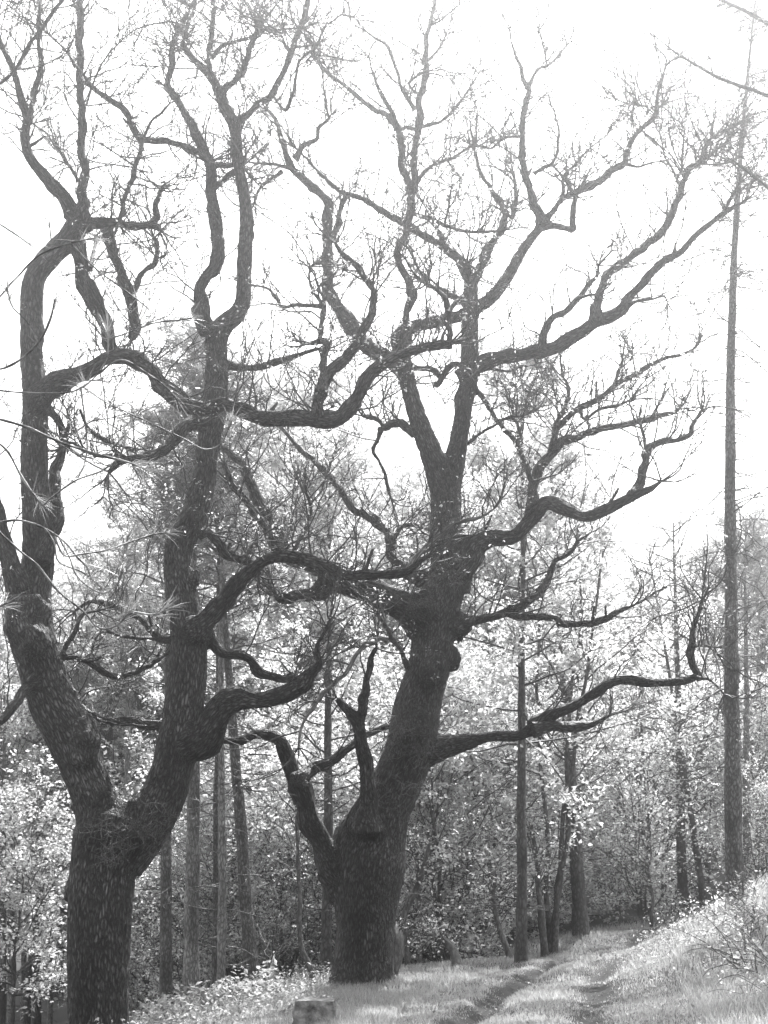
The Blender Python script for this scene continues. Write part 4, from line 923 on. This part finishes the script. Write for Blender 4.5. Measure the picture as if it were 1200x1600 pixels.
n = 5200; Y = g.uniform(13, 40, n); u = g.uniform(500, 1200, n); x = (u - 600) / F * Y; t = path_t(x, Y); on = np.abs(t) < HALF
z = H(x, Y) + .02 + np.where(on, track_profile(t, Y)[0], 0); keep = on | (g.uniform(0, 1, n) < .25)
c = Acc(); leaves(c, np.stack([x, Y, z], -1)[keep], .055, g, .6, .93)
tag(c.build('fallen_leaves', LITTER, None, (0, 0, 0), False), 'dry fallen leaves lying in the ruts and on the verge of the track', 'leaf litter', kind='stuff')
# ------------------------------------------------------------------ squared stone in the grass
def stone():
    Yb = 17.0; p, s = W(492, 1600, Yb); base = np.array([p[0], Yb, h1(p[0], Yb)])
    w, d, hgt = 66 * s, .36, max(.34, W(492, 1562, Yb)[0][2] - base[2] + .03)
    k = 14; lin = np.linspace(-1, 1, k); a = Acc(); g = np.random.default_rng(4)
    fr = [norm(g.normal(0, 1, (1, 3)))[0] * f for f in (4, 6, 9, 13, 19, 5, 8)]; ph = g.uniform(0, 6, 7)
    for ax in range(3):
        for sg in (-1, 1):
            A, B = np.meshgrid(lin, lin, indexing='ij'); C = np.full_like(A, sg)
            q = [None] * 3; q[ax] = C; q[(ax + 1) % 3] = A if sg > 0 else B; q[(ax + 2) % 3] = B if sg > 0 else A
            v = np.stack(q, -1); l = np.linalg.norm(v, axis=-1, keepdims=True)
            v = v * (1 - .13 * np.clip(l - 1.2, 0, 1))                                  # worn corners
            no = sum(np.sin(v @ f_ * .8 + p_) * .022 for f_, p_ in zip(fr, ph)); v = v * (1 + no[..., None])
            v[..., 0] *= 1 - .06 * v[..., 2]
            V = base + v * np.array([w / 2, d / 2, hgt / 2]) + np.array([0, 0, hgt / 2 - .03])
            i = (np.arange(k - 1)[:, None] * k + np.arange(k - 1)[None]).ravel(); a.add(V, np.stack([i, i + k, i + k + 1, i + 1], -1))
    o = a.build('stone_block', STONE, None, base); o.location = base
    tag(o, 'squared weathered stone block with a bright top in the grass at the bottom edge', 'stone')
stone()

# ------------------------------------------------------------------ near pine at the left, boughs hanging into view
def near_pine():
    g = np.random.default_rng(31); x = -2.3; Yb = 4.4; base = np.array([x, Yb, h1(x, Yb)])
    root = thing('pine_tree', base, 'close pine outside the left edge, its thin needled boughs hanging before the forked oak', 'tree')
    t = np.linspace(0, 1, 10); P = np.stack([x + .02 * np.sin(t * 6), Yb + 0 * t, base[2] - .2 + t * 6.2], -1); a = Acc(); S = spline(np.hstack([P, (.085 * (1 - .7 * t))[:, None]]), .08)
    tube(a, S[:, :3], S[:, 3], 18, .06, .5, True, .003); a.build('trunk', PINE, root, base)
    B = ['-640,700,14 -120,745,8 -20,808,6 0,832,5 30,860,5 60,885,5 92,925,5 130,955,4 148,977,4 165,983,4 186,975,4 203,955,4',
         '-640,690,13 -100,790,7 -20,815,5 30,813,5 70,826,4 100,846,4 119,869,4 137,888,4 140,904,3',
         '70,826,4 85,850,4 92,878,3 130,895,3 155,915,3 160,920,3', '92,840,4 108,870,3 120,900,3 145,921,3 166,926,3 186,908,3 191,888,3 187,870,3',
         '85,838,4 100,868,4 125,866,4 165,860,4 200,848,4 240,835,4 265,832,3', '-640,560,13 -120,625,7 -20,650,5 40,667,6 100,693,5 160,712,5 200,722,4 230,735,3',
         '-640,520,12 -120,590,7 -20,607,5 30,613,4 100,614,4 130,604,4 152,585,4 166,562,4 169,540,4 168,510,4', '126,606,4 133,660,4 136,700,4 130,730,3 122,746,3',
         '66,790,4 90,770,4 120,750,4 160,735,4 185,715,4 195,692,4 196,672,4', '-640,600,12 -100,660,7 -20,685,5 10,703,5 32,742,5 52,772,5 66,790,4', '-640,480,12 -120,560,7 -20,577,5 22,568,5 60,535,5 78,500,5 86,468,4',
         '152,585,4 190,562,3 240,590,3 265,610,3 278,628,3', '200,645,3 160,625,3 130,604,3', '200,645,3 250,668,3 290,687,3 320,702,3 345,693,3 364,655,3', '-640,820,12 -100,930,7 -20,950,5 -2,948,5 12,942,4',
         '168,530,4 200,520,3 240,505,3 280,500,3 300,497,3', '60,535,4 40,500,3 20,480,3 10,450,3', '-640,330,11 -100,420,8 -20,470,5 20,440,4 60,400,4 110,380,4 150,372,4', '110,380,4 150,420,3 190,450,3 230,480,3',
         '-640,180,11 -100,300,8 -10,345,5 30,370,4 50,385,3', '203,955,3 240,960,3 262,950,3']
    offs = [0, .15, .2, .1, .3, -.2, 0, .05, .15, .1, -.1, .1, .05, .2, -.2, .1, -.1, .2, .3, .3, 0]
    tuftc, tuftd = [], []
    for txt, of in zip(B, offs):
        R = limb(txt, 0, of, root, Yb - .25); S = spline(R, .012 if len(txt) < 200 else .018); r = np.maximum(S[:, 3] * .75, .0018) * (1 + .15 * np.sin(np.arange(len(S)) * .9))
        a = Acc(); tube(a, S[:, :3], r, 7, .12, .05); a.build('branch', PINE_PALE, root, base)
        T = norm(np.gradient(S[:, :3], axis=0)); tuftc.append(S[-1, :3]); tuftd.append(T[-1])
    # needles: brush at each tip and sparse pairs along the last stretch
    c = Acc(); V = []; 
    for p, d in zip(tuftc, tuftd):
        n = int(g.integers(24, 54)); q = p - d * g.uniform(0, .06, (n, 1)); nd = norm(d * g.uniform(.3, 1.2, (n, 1)) + g.normal(0, .42, (n, 3)) + np.array([0, 0, .12])); L = g.uniform(.055, .10, (n, 1))
        sd = norm(np.cross(nd, g.normal(0, 1, (n, 3)))) * .0008
        dr = np.array([0, 0, -.008])
        V.append(np.stack([q - sd, q + sd, q + nd * L * .6 + sd * .9, q + nd * L * .6 - sd * .9, q + nd * L + dr], 1))
    V = np.concatenate(V); n = len(V); k = (np.arange(n) * 5)[:, None]; tone = np.repeat(g.uniform(0, 1, n), 5)
    c.add(V.reshape(-1, 3), k + np.array([[0, 1, 2, 3]]), k + np.array([[3, 2, 4]]), np.stack([tone] * 3, -1))
    tag(c.build('needles', NEAR_NEEDLE, root, base, False), kind='stuff')
near_pine()

# ------------------------------------------------------------------ thin haze, its forward scatter added to stand in for lens bloom
if HAZE > 0:
    m, n, L = new_mat('veil_haze'); v = n.new('ShaderNodeVolumePrincipled'); v.inputs['Color'].default_value = (.95, .95, .95, 1); v.inputs['Density'].default_value = HAZE; v.inputs['Anisotropy'].default_value = .91
    out = n.new('ShaderNodeOutputMaterial'); L.new(v.outputs[0], out.inputs['Volume'])
    x0, x1, y0, y1, z0, z1 = -700, 700, -700, 700, -60, 45
    a = Acc(); V = np.array([(x, y, z) for x in (x0, x1) for y in (y0, y1) for z in (z0, z1)], float)
    a.add(V, [(0, 1, 3, 2), (4, 6, 7, 5), (0, 4, 5, 1), (2, 3, 7, 6), (0, 2, 6, 4), (1, 5, 7, 3)])
    o = a.build('haze', m, None, (0, 0, 0), False); tag(o, kind='stuff')
